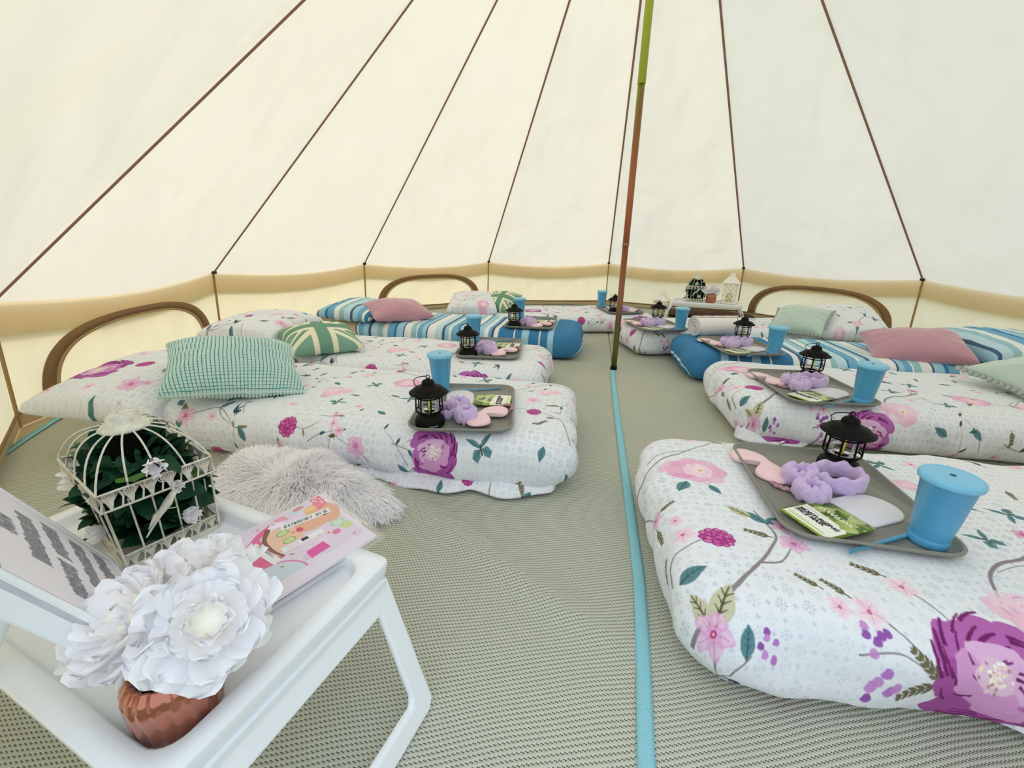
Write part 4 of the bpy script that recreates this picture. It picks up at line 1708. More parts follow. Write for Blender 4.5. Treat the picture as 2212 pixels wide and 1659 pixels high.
def make_straw(label, loc, rz, tilt=0.0):
    t = thing('drinking_straw', label, 'straw', loc, rz, 'blue straws on the trays')
    mesh('straw_tube', *tube([(-.10, 0, .0052), (.10, 0, .0052)], .0042, 10), STRAWM, t)
    V, Fc, _ = grid(30, 4, lambda s, q: ((s - .5) * .225, (q - .5) * .024, .0108 - .007 * abs(2 * q - 1) ** 1.5 + .001 * math.sin(s * 40 + q * 5)))
    mesh('clear_wrapper', V, Fc, FILM, t)
    return t


ZT = .0045                 # top of the tray floor above the tray's base
BN = {'L1': 'left front bed', 'L2': 'second left bed', 'L3': 'left blue striped bed', 'L4': 'back bed by the wall', 'R1': 'right front bed', 'R2': 'second right bed', 'R3': 'right blue striped bed', 'R4': 'bed behind the pole'}


def tray_set(key, cx, cy_, rz, items):
    """items in tray-local metres: x across (0.36), y along (0.46)"""
    bt = BEDS[key]
    z0 = bt[1].z + bt[3] + .0045
    c, s = math.cos(rz), math.sin(rz)
    on = BN[key]
    make_tray('grey olive serving tray with raised rim on the ' + on, (cx, cy_, z0), rz)

    def P(x, y, dz=0):
        return (cx + x * c - y * s, cy_ + x * s + y * c, z0 + ZT + dz)
    for it in items:
        k, x, y, a = it[:4]
        a = rz + math.radians(a)
        if k == 'lantern':
            make_lantern('small black lantern with clear chimney on the tray of the ' + on, P(x, y), a)
        elif k == 'cup':
            make_cup('lidded blue plastic tumbler on the tray of the ' + on, P(x, y), a)
        elif k == 'mask':
            make_mask('pale pink satin sleep mask on the tray of the ' + on, P(x, y, it[4] if len(it) > 4 else 0), a)
        elif k == 'band':
            hb = make_headband('lilac fleece headband with bow on the tray of the ' + on, P(x, y), a, seed=cx * 3)
            if len(it) > 4:
                hb.scale = (it[4],) * 3
        elif k == 'wrist':
            make_wristband('lilac wristband, %s of the pair, on the tray of the %s' % (it[4], on), P(x, y), a, seed=x * 50 + cy_, tall=it[5] if len(it) > 5 else .046)
        elif k == 'packet':
            make_packet('green and white face mask sachet on the tray of the ' + on, P(x, y, .009), a)
        elif k == 'pad':
            make_pad('white rounded pad in clear wrap on the tray of the ' + on, P(x, y), a)
        elif k == 'straw':
            make_straw('blue drinking straw in clear wrapper on the tray of the ' + on, P(x, y), a)


# right-hand trays share one layout, left-hand trays another
RIGHT = [('mask', -.130, .098, -68), ('wrist', -.060, .025, 20, 'far'), ('wrist', -.060, -.050, 60, 'near'), ('band', .035, .035, 20), ('pad', .050, -.075, -62),
         ('packet', -.065, -.145, -62), ('straw', .02, -.200, 30), ('cup', .120, -.170, 0), ('lantern', .085, .135, 0)]
LEFT = [('lantern', -.108, -.158, 8), ('cup', -.126, .172, 0), ('band', -.066, -.078, -70, .70), ('wrist', -.022, -.052, 0, 'far', .052), ('wrist', .012, -.135, 30, 'near', .052), ('mask', .086, -.112, 55, .010),
        ('packet', .096, .055, 84), ('pad', -.035, .085, 8), ('straw', .02, .185, 12)]
tray_set('R1', .457, -1.715, r_(-1), RIGHT)
tray_set('R2', .795, -.80, r_(6), RIGHT)
tray_set('R3', .735, -.02, r_(10), RIGHT)
tray_set('R4', .305, .56, r_(17), RIGHT)
tray_set('L1', -.612, -1.368, r_(10), LEFT)
tray_set('L2', -.735, -.460, r_(7), LEFT)
tray_set('L3', -.615, .38, r_(0), LEFT)
tray_set('L4', .09, 1.46, r_(17), LEFT)


# rolled towel on the bed behind the pole
def towel():
    t = thing('rolled_towel', 'rolled white towel between the bed behind the pole and the blue striped bed', 'towel', (.535, .300, BEDS['R4'][1].z + BEDS['R4'][3] + .001), r_(16))
    t.scale = (1.12, 1.2, 1.2)
    V, Fc = [], []
    n = 110
    L = .30
    P = []
    for i in range(n + 1):
        th = i / n * 2 * PI * 4.2
        r = .010 + .056 * i / n
        P.append((r * math.cos(th), r * math.sin(th)))
    nx = 14
    for j in range(nx + 1):
        for y, z in P:
            V.append((j / nx * L, y * 1.15, max(.002, z * .85 + .054) + .001 * math.sin(j * 2)))
    w = n + 1
    for j in range(nx):
        for i in range(n):
            Fc.append((j * w + i, j * w + i + 1, (j + 1) * w + i + 1, (j + 1) * w + i))
    o = mesh('terry_cloth', V, Fc, TOWEL, t)
    so = o.modifiers.new('solid', 'SOLIDIFY')
    so.thickness = .0075
    so.offset = 0


towel()

# ================================================================== bed tables with their decorations
EX = Vector((.9763, -.2164, 0)).normalized()
TBL, TBW, TBH = .70, .385, .27
tbl_rz = math.atan2(EX.y, EX.x)


def make_table(label, loc, rz):
    t = thing('bed_table', label, 'table', loc, rz, 'white bed tables')
    hx, hy = TBL / 2, TBW / 2

    def R(d, rc, z):
        return [(x, y, z) for x, y in rr_ring(hx - d, hy - d, rc, 6)]
    mesh('table_top', *loft([R(.012, .014, .222), R(.006, .014, .224), R(.0, .014, .266), R(.002, .014, .270), R(.030, .032, .270), R(.033, .032, .267), R(.038, .030, .252), R(.045, .026, .250)]), WHITEP, t)
    # splayed loop legs
    for s in (1, -1):
        mb = MB()
        out = [(-hy + .006, .232), (hy - .006, .232), (hy - .028, .010), (hy - .042, 0), (-hy + .042, 0), (-hy + .028, .010)]
        inn = [(-hy + .052, .190), (hy - .052, .190), (hy - .066, .046), (hy - .074, .034), (-hy + .074, .034), (-hy + .066, .046)]
        V = []
        th = .014
        for off in (-th / 2, th / 2):
            for lst in (out, inn):
                for y, z in lst:
                    V.append((s * (hx - .012 + .105 * (1 - z / .232)) + off, y, z))
        Fc = []
        n = 6
        for i in range(n):
            k = (i + 1) % n
            Fc += [(i, k, n + k, n + i), (2 * n + i, 3 * n + i, 3 * n + k, 2 * n + k), (i, 2 * n + i, 2 * n + k, k), (n + i, n + k, 3 * n + k, 3 * n + i)]
        o = mesh('leg_loop', V, Fc, WHITEP, t, smooth=False)
        bm = bmesh.new()
        bm.from_mesh(o.data)
        bmesh.ops.recalc_face_normals(bm, faces=bm.faces)
        bm.to_mesh(o.data)
        bm.free()
        bevel(o, .006, 3)
        c2 = box(s * (hx - .006), 0, .233, .016, TBW * .90, .010)
        mesh('leg_hinge', *c2, WHITEP, t, smooth=False)
    return t


TC = Vector((-.497, -2.231, 0)) - EX * (TBL / 2) - Vector((-EX.y, EX.x, 0)) * (TBW / 2)
ntab = make_table('white plastic bed table in the left foreground, with flowers and birdcage', (TC.x, TC.y, .010), tbl_rz)
ftab = dup(ntab, (.955, 1.82, .010), r_(-10.3), 'white plastic bed table standing at the back wall', scale=.92)

ZS = .26                                 # near table surface
# tilted book rest with the printed notice
BR = thing('display_rest', 'tilted white plastic rest at the left edge, carrying a printed notice', 'stand', (-.976, -2.33, ZS + .018), r_(-25.4))
BR.rotation_euler = (0, 0, r_(-25.4))
th = r_(66)
cT, sT = math.cos(th), math.sin(th)


def rest_pt(x, d, n):
    """x along the hinge, d up the slope, n out of the face"""
    return (x, -d * cT + n * sT, d * sT + n * cT)


def rest_box(x0, x1, d0, d1, n0, n1):
    V = [rest_pt(x, d, n) for n in (n0, n1) for x, d in ((x0, d0), (x1, d0), (x1, d1), (x0, d1))]
    return V, [(0, 1, 2, 3), (7, 6, 5, 4), (0, 4, 5, 1), (1, 5, 6, 2), (2, 6, 7, 3), (3, 7, 4, 0)]


HL = .325
bevel(mesh('panel', *rest_box(0, HL, 0, .26, -.014, -.004), WHITEP, BR, smooth=False), .002)
for nm, bx_ in (('rim', (0, .010, 0, .26, -.034, 0)), ('rim', (HL - .010, HL, 0, .26, -.034, 0)), ('rim', (0, HL, -.002, .008, -.034, 0)), ('rim', (0, HL, .252, .262, -.034, 0))):
    bevel(mesh(nm, *rest_box(*bx_), WHITEP, BR, smooth=False), .003)
mesh('prop_leg', *tube([rest_pt(.16, .17, -.02), (.145, -.17, -.012)], .009, 10), WHITEP, BR)


def notice_canvas():
    c = Canvas(.27, .24, 2600, '#e9e6ee')
    g = random.Random(3)
    for x0, y0, x1 in ((.02, .205, .17), (.185, .203, .24), (.03, .160, .20), (.03, .112, .13), (.145, .112, .235), (.05, .066, .19), (.10, .026, .15)):
        n = 26
        up = [(x0 + (x1 - x0) * i / n, y0 + .014 + g.uniform(-.004, .004)) for i in range(n + 1)]
        dn = [(x0 + (x1 - x0) * i / n, y0 - .013 + g.uniform(-.004, .004)) for i in range(n + 1)]
        c.poly(up + dn[::-1], '#90909a')
        for k in range(60):
            c.disc(g.uniform(x0, x1), y0 + g.uniform(-.011, .012), g.uniform(.001, .004), g.choice(['#777780', '#9a9aa1', '#b9b8c0', '#84848e']), .7, n=8)
    return c.image('notice_print')


V, Fc, UV = grid(10, 10, lambda s, t: rest_pt(.016 + s * (HL - .032), .014 + t * .234, -.0015 + .0006 * math.sin(s * 5)))
nt = mesh('notice', V, Fc, image_mat('notice_paper', notice_canvas(), rough=.7, bump=0), uv=[(1 - b * 0 - a * 1, b) if False else (a, 1 - b) for a, b in UV])
nt.location = BR.location
nt.rotation_euler = BR.rotation_euler
cr(nt, 'white sheet with smudged grey lines of writing on the tilted rest', 'notice')


# birdcage
def make_cage(label, loc, rz):
    t = thing('birdcage', label, 'birdcage', loc, rz, 'decorative white birdcages')
    hx, hy = .100, .0735          # half sizes of the base
    wire = .0017

    def rect(sx, sy_, z, n=8):
        P = []
        cs = [(-sx, -sy_), (sx, -sy_), (sx, sy_), (-sx, sy_)]
        for i in range(4):
            a, b = cs[i], cs[(i + 1) % 4]
            for j in range(n):
                P.append((a[0] + (b[0] - a[0]) * j / n, a[1] + (b[1] - a[1]) * j / n, z))
        return P
    mb = MB()
    ring = rr_ring(hx + .004, hy + .004, .008, 3)
    mb.add(prism(ring, 0, .004))
    mb.build('base_plate', CAGEM, t, smooth=False)
    # filigree bands: two rails joined by fan-shaped scrolls

    def band(z0, z1, sx, sy_, nm):
        m = MB()
        m.add(tube(rect(sx, sy_, z0), .0022, 5, closed=True))
        m.add(tube(rect(sx, sy_, z1), .0022, 5, closed=True))
        h = z1 - z0
        for i in range(4):
            cs = [(-sx, -sy_), (sx, -sy_), (sx, sy_), (-sx, sy_)]
            a, b = Vector((*cs[i], 0)), Vector((*cs[(i + 1) % 4], 0))
            nn = 6
            for j in range(nn):
                c0 = a.lerp(b, (j + .5) / nn)
                d = (b - a).normalized()
                half = (b - a).length / nn / 2
                for q in range(-3, 4):
                    e = c0 + d * half * .9 * q / 3
                    pts = [c0 + Vector((0, 0, z0)), c0.lerp(e, .35) + Vector((0, 0, z0 + h * .5)), e + Vector((0, 0, z1 - h * .12 * abs(q) / 3))]
                    m.add(tube(pts, .0015, 4))
                m.add(tube([c0 - d * half + Vector((0, 0, z0)), c0 - d * half * .7 + Vector((0, 0, z0 + h * .55)), c0 - d * half + Vector((0, 0, z1))], .0016, 4))
                m.add(tube([c0 + Vector((0, 0, z1)) + d * half * .55 * math.cos(2 * PI * u / 8) + Vector((0, 0, -h * .22 + h * .22 * math.sin(2 * PI * u / 8))) for u in range(8)], .0012, 4, closed=True))
        return m.build(nm, CAGEM, t)
    band(.004, .028, hx, hy, 'base_band')
    band(.126, .158, hx + .010, hy + .010, 'middle_band')
    # upright bars, then the curved roof bars up to the hub
    for sx, sy_ in ((-1, -1), (1, -1), (1, 1), (-1, 1)):
        mesh('corner_bar', *tube([(sx * hx, sy_ * hy, .004), (sx * (hx + .006), sy_ * (hy + .006), .14)], wire * 1.3, 5), CAGEM, t)
    for s in (1, -1):
        for j in range(1, 5):
            x = -hx + 2 * hx * j / 5
            mesh('bar', *tube([(x, s * hy, .02), (x * 1.06, s * (hy + .008), .135)], wire, 5), CAGEM, t)
        for j in range(1, 5):
            y = -hy + 2 * hy * j / 5
            mesh('bar', *tube([(s * hx, y, .02), (s * (hx + .008), y * 1.06, .135)], wire, 5), CAGEM, t)
    hub = (.000, .000, .226)
    rim = rect(hx + .010, hy + .010, .158, 4)
    for x, y, z in rim:
        a = math.atan2(y, x)
        e = Vector((.030 * math.cos(a), .030 * math.sin(a), .226))
        st = Vector((x, y, z))
        pts = []
        for i in range(9):
            f = i / 8
            p = st.lerp(e, f)
            p.z = z + (.226 - z) * math.sin(PI / 2 * f) ** .85
            out = Vector((x, y, 0)).normalized()
            p += out * .010 * math.sin(PI * f)
            pts.append(p)
        mesh('roof_bar', *tube(pts, wire, 5), CAGEM, t)
    mesh('hub', *lathe([(.038, .222), (.040, .225), (.034, .231), (.026, .236), (.024, .246), (.014, .254), (.007, .257), (.006, .266), (.003, .268)], 20), CAGEM, t)
    mesh('hook', *tube([(0, 0, .264), (.004, 0, .274), (.010, 0, .278), (.014, 0, .272), (.010, 0, .264)], .0014, 6), CAGEM, t)
    mesh('carrying_ring', *tube([(.028 + .030 * math.cos(2 * PI * i / 22), .012 + .026 * math.sin(2 * PI * i / 22), .262 + .006 * math.cos(2 * PI * i / 22)) for i in range(22)], .0011, 6, closed=True), CAGEM, t)
    # little metal bird on the front bars
    bd = MB()
    bx = hx + .012
    P = [(bx, -.040, .052), (bx, -.026, .070), (bx, -.012, .088), (bx, .002, .102), (bx, .010, .112), (bx, .016, .119), (bx, .022, .119)]
    bd.add(tube(P, [.0015, .004, .008, .011, .009, .0075, .001], 8, flat=.55))
    bd.add(tube([(bx, -.004, .095), (bx, -.02, .085), (bx, -.034, .066)], [.006, .006, .001], 6, flat=.7))
    bd.add(tube([(bx, .0, .09), (bx, .010, .086), (bx, .014, .088)], .001, 4))
    bd.build('metal_bird', CAGEM, t)
    lt = tube([(bx - .004, .012 * math.cos(2 * PI * i / 14) + .01, .150 + .009 * math.sin(2 * PI * i / 14)) for i in range(14)], .0012, 5, closed=True)
    mesh('latch', *lt, CAGEM, t)
    return t


def leafmesh(L, Wd, curl=.25, fold=.18):
    def f(s, t):
        v = 2 * s - 1
        w = Wd / 2 * math.sin(PI * min(1, t * .97 + .03) ** .75) ** .8
        return (v * w, L * t, fold * abs(v) * w + curl * L * (t * t) * -.5 + .002 * math.sin(t * 9))
    return grid(6, 8, f)[:2]


LEAVES = []
for i, (L, Wd, c) in enumerate(((.054, .046, .3), (.048, .042, -.2), (.060, .045, .45))):
    LEAVES.append(leafmesh(L, Wd, c))
LEAFME = []
for j, mm in enumerate((LEAFM, LEAFB)):
    for i, (V, Fc) in enumerate(LEAVES):
        o = mesh('leaf', V, Fc, mm)
        LEAFME.append(o.data)
        bpy.data.objects.remove(o)


def petalmesh(L, Wd, cup=.4, ruff=.006, seed=0):
    def f(s, t):
        v = 2 * s - 1
        w = Wd / 2 * (math.sin(PI / 2 * min(1, t * 1.25 + .12)) ** .8) * (1 if t < .82 else math.cos((t - .82) / .18 * 1.15) ** .5)
        x = v * w
        y = L * t
        z = cup * (x * x / Wd * 1.6) + cup * L * t * t * .55 + ruff * math.sin(v * 8 + seed) * t * t + ruff * .7 * math.sin(v * 17 + 2 * seed) * t ** 3
        return (x, y, z)
    return grid(12, 10, f)[:2]


PET = []
for i, a in enumerate(((.072, .094, .55), (.060, .086, 1.0), (.046, .064, 1.45), (.036, .048, 1.8), (.076, .082, .10))):
    V, Fc = petalmesh(*a, ruff=.0062, seed=i * 1.3)
    o = mesh('petal', V, Fc, PETAL)
    PET.append(o.data)
    bpy.data.objects.remove(o)


def link_part(name, data, parent, mtx):
    o = bpy.data.objects.new(name, data)
    COL.objects.link(o)
    o.parent = parent
    o.matrix_local = mtx
    return o


def aim(p, d, roll=0.0):
    """local y along d"""
    d = Vector(d).normalized()
    ref = Vector((0, 0, 1)) if abs(d.z) < .95 else Vector((1, 0, 0))
    x = d.cross(ref).normalized()
    z = x.cross(d)
    m = Matrix((x, d, z)).transposed().to_4x4()
    m = m @ Matrix.Rotation(roll, 4, 'Y')
    m.translation = Vector(p)
    return m


def small_bloom(parent, p, d, r, g):
    o = bpy.data.objects.new('blossom', None)
    COL.objects.link(o)
    o.parent = parent
    o.matrix_local = aim(p, d)
    for k in range(5):
        a = 2 * PI * k / 5
        mm = Matrix.Rotation(a, 4, 'Y') @ Matrix.Rotation(-r_(48), 4, 'X')
        link_part('petal', PET[1], o, mm @ Matrix.Scale(r / .042, 4))
    return o


def make_garland(label, loc, rz, seed):
    g = random.Random(seed)
    t = thing('artificial_greenery', label, 'plant', loc, rz, 'artificial greenery in the birdcages')
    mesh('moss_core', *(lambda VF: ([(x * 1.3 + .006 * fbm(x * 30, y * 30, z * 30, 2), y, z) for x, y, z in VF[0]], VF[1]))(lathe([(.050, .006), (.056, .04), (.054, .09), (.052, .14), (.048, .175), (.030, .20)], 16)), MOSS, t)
    for i in range(240):
        a = g.uniform(0, 2 * PI)
        z = g.uniform(.022, .190)
        rr = (.058 if z < .15 else .050 - (z - .15) * .45)
        p = (rr * 1.25 * math.cos(a), rr * .92 * math.sin(a), z)
        d = (math.cos(a + g.uniform(-1.5, 1.5)) * .55, math.sin(a + g.uniform(-1.5, 1.5)) * .55, g.uniform(-.8 if z > .07 else -.15, .8))
        sc = g.uniform(.7, 1.08)
        link_part('leaf', LEAFME[g.randrange(3) + (3 if g.random() < .10 else 0)], t, aim(p, d, g.uniform(-.5, .5)) @ Matrix.Scale(sc, 4))
    # stray leaves and blossoms poking out between the bars
    for a, z, lf in ((-2.45, .13, 0), (-2.2, .075, 2), (-1.0, .12, 1), (.35, .105, 0), (.9, .10, 1), (.62, .07, 0), (-1.9, .03, 2), (-.5, .155, 4), (.1, .18, 0), (2.4, .12, 1), (2.8, .16, 0)):
        p = (.088 * math.cos(a), .064 * math.sin(a), z)
        link_part('leaf', LEAFME[lf], t, aim(p, (math.cos(a + .4), math.sin(a + .4), g.uniform(-.5, .3)), g.uniform(-.6, .6)))
    for a, z, r in ((-2.35, .112, .026), (1.2, .10, .018), (-.05, .172, .018), (.35, .05, .016), (-1.35, .045, .016), (.25, .118, .012), (-1.1, .12, .012)):
        p = (.098 * math.cos(a), .070 * math.sin(a), z)
        small_bloom(t, p, (math.cos(a), math.sin(a), .15), r, g)
    return t


cage_rz = math.atan2(.136, .057) - PI / 2
CC = (-1.010, -2.226, ZS + .001)
cg = make_cage('white filigree birdcage full of leaves on the near table', CC, cage_rz + .0)
gl = make_garland('dark green leaves and white blossoms inside the near birdcage', (CC[0], CC[1], CC[2] + .004), cage_rz, 5)
cg2 = dup(cg, (.862, 1.885, .241 + .010), r_(-100), 'white filigree birdcage on the table at the back wall', scale=1.0)
gl2 = dup(gl, (.862, 1.885, .245 + .010), r_(-100), 'dark green leaves and white blossoms inside the back birdcage')


# vases with silk peonies
def make_vase(label, loc, rz):
    V, Fc = [], []
    seg = 160
    prof = [(.036, 0), (.041, .002), (.0440, .008), (.0465, .03), (.0475, .055), (.0470, .070), (.044, .079), (.038, .085), (.036, .087), (.033, .085), (.036, .078), (.042, .06), (.042, .02), (.03, .008)]
    for r, z in prof:
        for i in range(seg):
            a = 2 * PI * i / seg
            rr = r * (1 + .022 * math.cos(20 * (a + z * 1.5)))
            V.append((rr * math.cos(a), rr * math.sin(a), z))
    n = len(prof)
    for j in range(n - 1):
        for i in range(seg):
            k = (i + 1) % seg
            Fc.append((j * seg + i, j * seg + k, (j + 1) * seg + k, (j + 1) * seg + i))
    Fc.append(tuple(reversed(range(seg))))
    Fc.append(tuple(range((n - 1) * seg, n * seg)))
    o = mesh('flower_vase', V, Fc, COPPER, loc=loc, rot=(0, 0, rz))
    return cr(o, label, 'vase', 'ribbed copper glass vases')


def make_peony(label, p, d, stem_to, seed, sc=1.0, droop=()):
    g = random.Random(seed)
    t = thing('silk_peony', label, 'flower', p, 0, 'white silk peonies')
    q = aim((0, 0, 0), d)
    for ring, (n, tilt, idx, s, yo) in enumerate(((5, 112, 4, 1.18, 0), (5, 98, 0, 1.22, .003), (6, 85, 0, 1.08, .006), (5, 68, 0, .86, .010), (5, 56, 1, .86, .012))):
        for k in range(n):
            a = 2 * PI * k / n + ring * .6 + g.uniform(-.25, .25)
            mm = q @ Matrix.Rotation(a, 4, 'Y') @ Matrix.Translation((0, yo * sc, 0)) @ Matrix.Rotation(-r_(tilt + g.uniform(-7, 7)), 4, 'X') @ Matrix.Scale(s * sc * g.uniform(.86, 1.1), 4)
            link_part('petal', PET[idx], t, mm)
    hv = lathe([(.020, -.006), (.025, .004), (.0245, .011), (.020, .018), (.012, .0225), (.002, .024)], 48)
    hp = []
    for x, y, z in hv[0]:
        a = math.atan2(y, x)
        f = 1.12 + .16 * math.sin(a * 7 + z * 160) + .12 * fbm(x * 160, y * 160, z * 160 + seed, 2)
        hp.append(q @ Vector((x * f * sc, (z + .026) * sc, y * f * sc)))
    mesh('flower_heart', hp, hv[1], HEART, t)
    for a, tl in droop:
        link_part('petal', PET[4], t, q @ Matrix.Rotation(a, 4, 'Y') @ Matrix.Rotation(-r_(tl), 4, 'X') @ Matrix.Scale(sc * 1.15, 4))
    e = Vector(stem_to) - Vector(p)
    b = -Vector(d).normalized() * .035
    mesh('stem', *tube([(0, 0, 0), b, b.lerp(e, .5) + Vector((0, 0, .008)), e], .0045, 8), STEMM, t)
    for k in range(2):
        link_part('leaf', LEAFME[3 + k], t, aim(b * .6, (g.uniform(-1, 1), g.uniform(-1, 1), .4), 1.0))
    return t


VC = Vector((-.643, -2.510, ZS - .008))
make_vase('ribbed copper glass vase with white peonies on the near table', VC, .3)
NP = [('left', (-.682, -2.492, .378), (-.22, -.48, .72)), ('right', (-.604, -2.480, .378), (.50, -.38, .62)), ('top', (-.672, -2.425, .372), (.10, .05, .95))]
for i, (nm, p, d) in enumerate(NP):
    make_peony('white silk peony, the %s bloom of three in the near vase' % nm, p, d, (VC.x + (.01, -.012, 0)[i], VC.y + (.0, .01, -.012)[i], VC.z + .02), 20 + i, (.80, .74, .74)[i], ((2.9, 128),) if i == 0 else ((-2.9, 125),) if i == 1 else ())
VF2 = Vector((.985, 1.755, .251))
make_vase('small copper glass vase on the back wall table', VF2, 0)
bpy.context.view_layer.update()
for i, (nm, p, d) in enumerate(NP):
    make_peony('white silk peony, the %s bloom of three in the back vase' % nm, (VF2.x + (p[0] - VC.x) * .7, VF2.y + (p[1] - VC.y) * .7, VF2.z + (p[2] - VC.z) * .95), d, (VF2.x, VF2.y, VF2.z + .02), 30 + i, .62)


# printed pink pad in a clear sleeve
def book_canvas():
    c = Canvas(.28, .215, 3200, '#f3e9f4')
    g = random.Random(8)
    c.poly([(.012, .034), (.28, .034), (.28, .208), (.012, .208)], '#efdff0')
    for k in range(150):
        c.disc(g.uniform(.02, .27), g.uniform(.04, .2), g.uniform(.004, .014), g.choice(['#eddaf0', '#f6e6f4', '#e9d3ec', '#f3dff2']), .6, wob=.1)
    for k in range(26):
        c.disc(g.uniform(.02, .27), g.uniform(.04, .2), g.uniform(.0012, .0032), g.choice(['#e7669f', '#f09abd', '#e98a5b', '#9bbf7c', '#b7a0d8']), .9, n=8)
    skin, skin2, pink, pinkd = '#f8cdb4', '#f4bb9c', '#ea6f9f', '#d4487f'
    # towel wrap, face, body
    c.disc(.118, .135, .036, skin, 1, ry=.040, wob=.04, n=28)
    c.disc(.060, .140, .034, skin2, 1, ry=.026, n=24)
    c.disc(.030, .150, .026, skin2, 1, ry=.040, n=24)
    c.poly([(.128, .182), (.150, .168), (.150, .10), (.138, .088), (.165, .080), (.195, .095), (.205, .125), (.198, .150), (.175, .165), (.150, .182), (.120, .192)], pink)
    for k in range(9):
        c.stroke(curve_pts([(.140 + .002 * k, .09 + .002 * k), (.168, .10 + .007 * k), (.20 - .002 * k, .11 + .006 * k)], 14), .0016, pinkd, .6)
    c.stroke(curve_pts([(.128, .182), (.146, .155), (.146, .115), (.138, .088)], 16), .010, '#8d5a48')
    for ey in (.152, .123):
        c.disc(.114, ey, .0115, '#7fae57', 1, ry=.009)
        c.disc(.114, ey, .0098, '#cfe39f', 1, ry=.0075)
        for q in range(6):
            c.disc(.114 + .005 * math.cos(q), ey + .004 * math.sin(q), .0012, '#f3f8d8', 1, n=7)
    c.disc(.100, .139, .004, '#ef9f8a')
    c.disc(.088, .137, .006, '#e2557b', 1, ry=.008)
    c.disc(.083, .160, .010, '#f59a97', .5)
    # robe outlined at the side
    a = np.linspace(0, PI, 22)
    c.poly([(.180 + .055 * math.cos(q), .034 + .050 * math.sin(q)) for q in a], '#d9e3ec')
    c.stroke([(.180 + .057 * math.cos(q), .034 + .053 * math.sin(q)) for q in a], .0035, '#e58bb0', taper=False)
    # bottles, strip and ornaments
    c.poly([(.074, .046), (.110, .044), (.112, .060), (.108, .068), (.076, .070)], '#ee5cb0')
    c.poly([(.110, .047), (.122, .046), (.122, .062), (.110, .064)], '#e7d2ec')
    c.poly([(.012, .175), (.034, .165), (.034, .208), (.012, .208)], '#f08a96')
    for k in range(10):
        c.disc(.016 + .016 * g.random(), .172 + .034 * g.random(), .0022, '#ffe6e6', 1, n=7)
    c.poly([(.040, .17), (.058, .165), (.058, .185), (.040, .19)], '#f6c48f')
    c.poly([(.050, .186), (.078, .184), (.078, .203), (.050, .206)], '#cfe5dd')
    c.disc(.062, .197, .011, '#ef94a6', 1, ry=.006)
    c.poly([(.088, .182), (.108, .188), (.112, .199), (.092, .198)], '#f3a8b5')
    c.poly([(.188, .188), (.216, .190), (.216, .204), (.188, .203)], '#f4c26b')
    c.poly([(.196, .190), (.206, .190), (.206, .202), (.196, .202)], '#fbf4ea')
    c.poly([(.183, .194), (.190, .194), (.190, .206), (.183, .206)], '#4a302a')
    c.disc(.218, .193, .006, '#4a302a')
    c.disc(.030, .098, .013, '#bcd7c2')
    c.disc(.030, .098, .010, '#dbeed8')
    c.poly([(.012, .07), (.030, .066), (.034, .085), (.014, .088)], '#d9e39a')
    c.disc(.046, .075, .008, '#ee7ba0', .9)
    for x, y in ((.15, .062), (.125, .078), (.22, .08), (.07, .09)):
        c.leaf(x, y, .010, .005, 1.0, '#9dbf83')
    # pale label stickers
    c.poly([(.060, .092), (.135, .098), (.135, .113), (.060, .107)], '#fbf9fb')
    c.poly([(.088, .099), (.100, .100), (.100, .109), (.088, .108)], '#2f2f36')
    for k in range(4):
        c.poly([(.106, .100 + k * .0026), (.128, .1015 + k * .0026), (.128, .1022 + k * .0026), (.106, .1007 + k * .0026)], '#b9b7c0')
    c.poly([(.145, .084), (.160, .080), (.172, .160), (.157, .164)], '#fbf6f6')
    c.poly([(.022, .140), (.112, .160), (.108, .178), (.018, .158)], '#f6f4f8')
    for k in range(44):
        x = .026 + .0018 * k + g.uniform(0, .0006)
        y = .1445 + (x - .022) * .222
        if g.random() < .8:
            c.poly([(x, y), (x + g.choice([.0006, .001, .0014]), y), (x - .002 + .0008, y + .010), (x - .002, y + .010)], '#2b2b30')
    c.poly([(.030, .139), (.038, .141), (.0375, .144), (.0295, .142)], '#1d1d22')
    # black handwriting
    for pts in ([(.214, .118), (.207, .121), (.204, .128), (.209, .131), (.213, .126), (.205, .124)], [(.214, .136), (.205, .142), (.203, .148)], [(.218, .150), (.206, .152), (.200, .155)], [(.211, .156), (.204, .160), (.206, .167)], [(.19, .075), (.187, .077)], [(.214, .088), (.208, .094), (.209, .101)], [(.210, .108), (.207, .109)]):
        c.stroke(curve_pts(pts, 14), .0022, '#232028', taper=False)
    return c.image('cover_print')


BKB = Vector((-.540, -2.186, 0))
bu = Vector((-.475, -.88, 0)).normalized()
bv = Vector((-bu.y, bu.x, 0)) * -1
if bv.x > 0:
    bv = -bv
bk = thing('activity_pad', 'pink illustrated pad in a clear sleeve on the near table', 'pad', (BKB.x, BKB.y, ZS + .012), 0)
bm_ = Matrix((bu, bv, bu.cross(bv))).transposed().to_4x4()
if bu.cross(bv).z < 0:
    bm_ = Matrix((bu, bv, -bu.cross(bv))).transposed().to_4x4()
flipb = bu.cross(bv).z < 0
BT = lambda x, y, z: BKB + bu * x + bv * y + Vector((0, 0, z))
bz = lambda x, y: .0035 + .0105 * max(0, 1 - x / .22) + (.004 if y > .19 else 0)


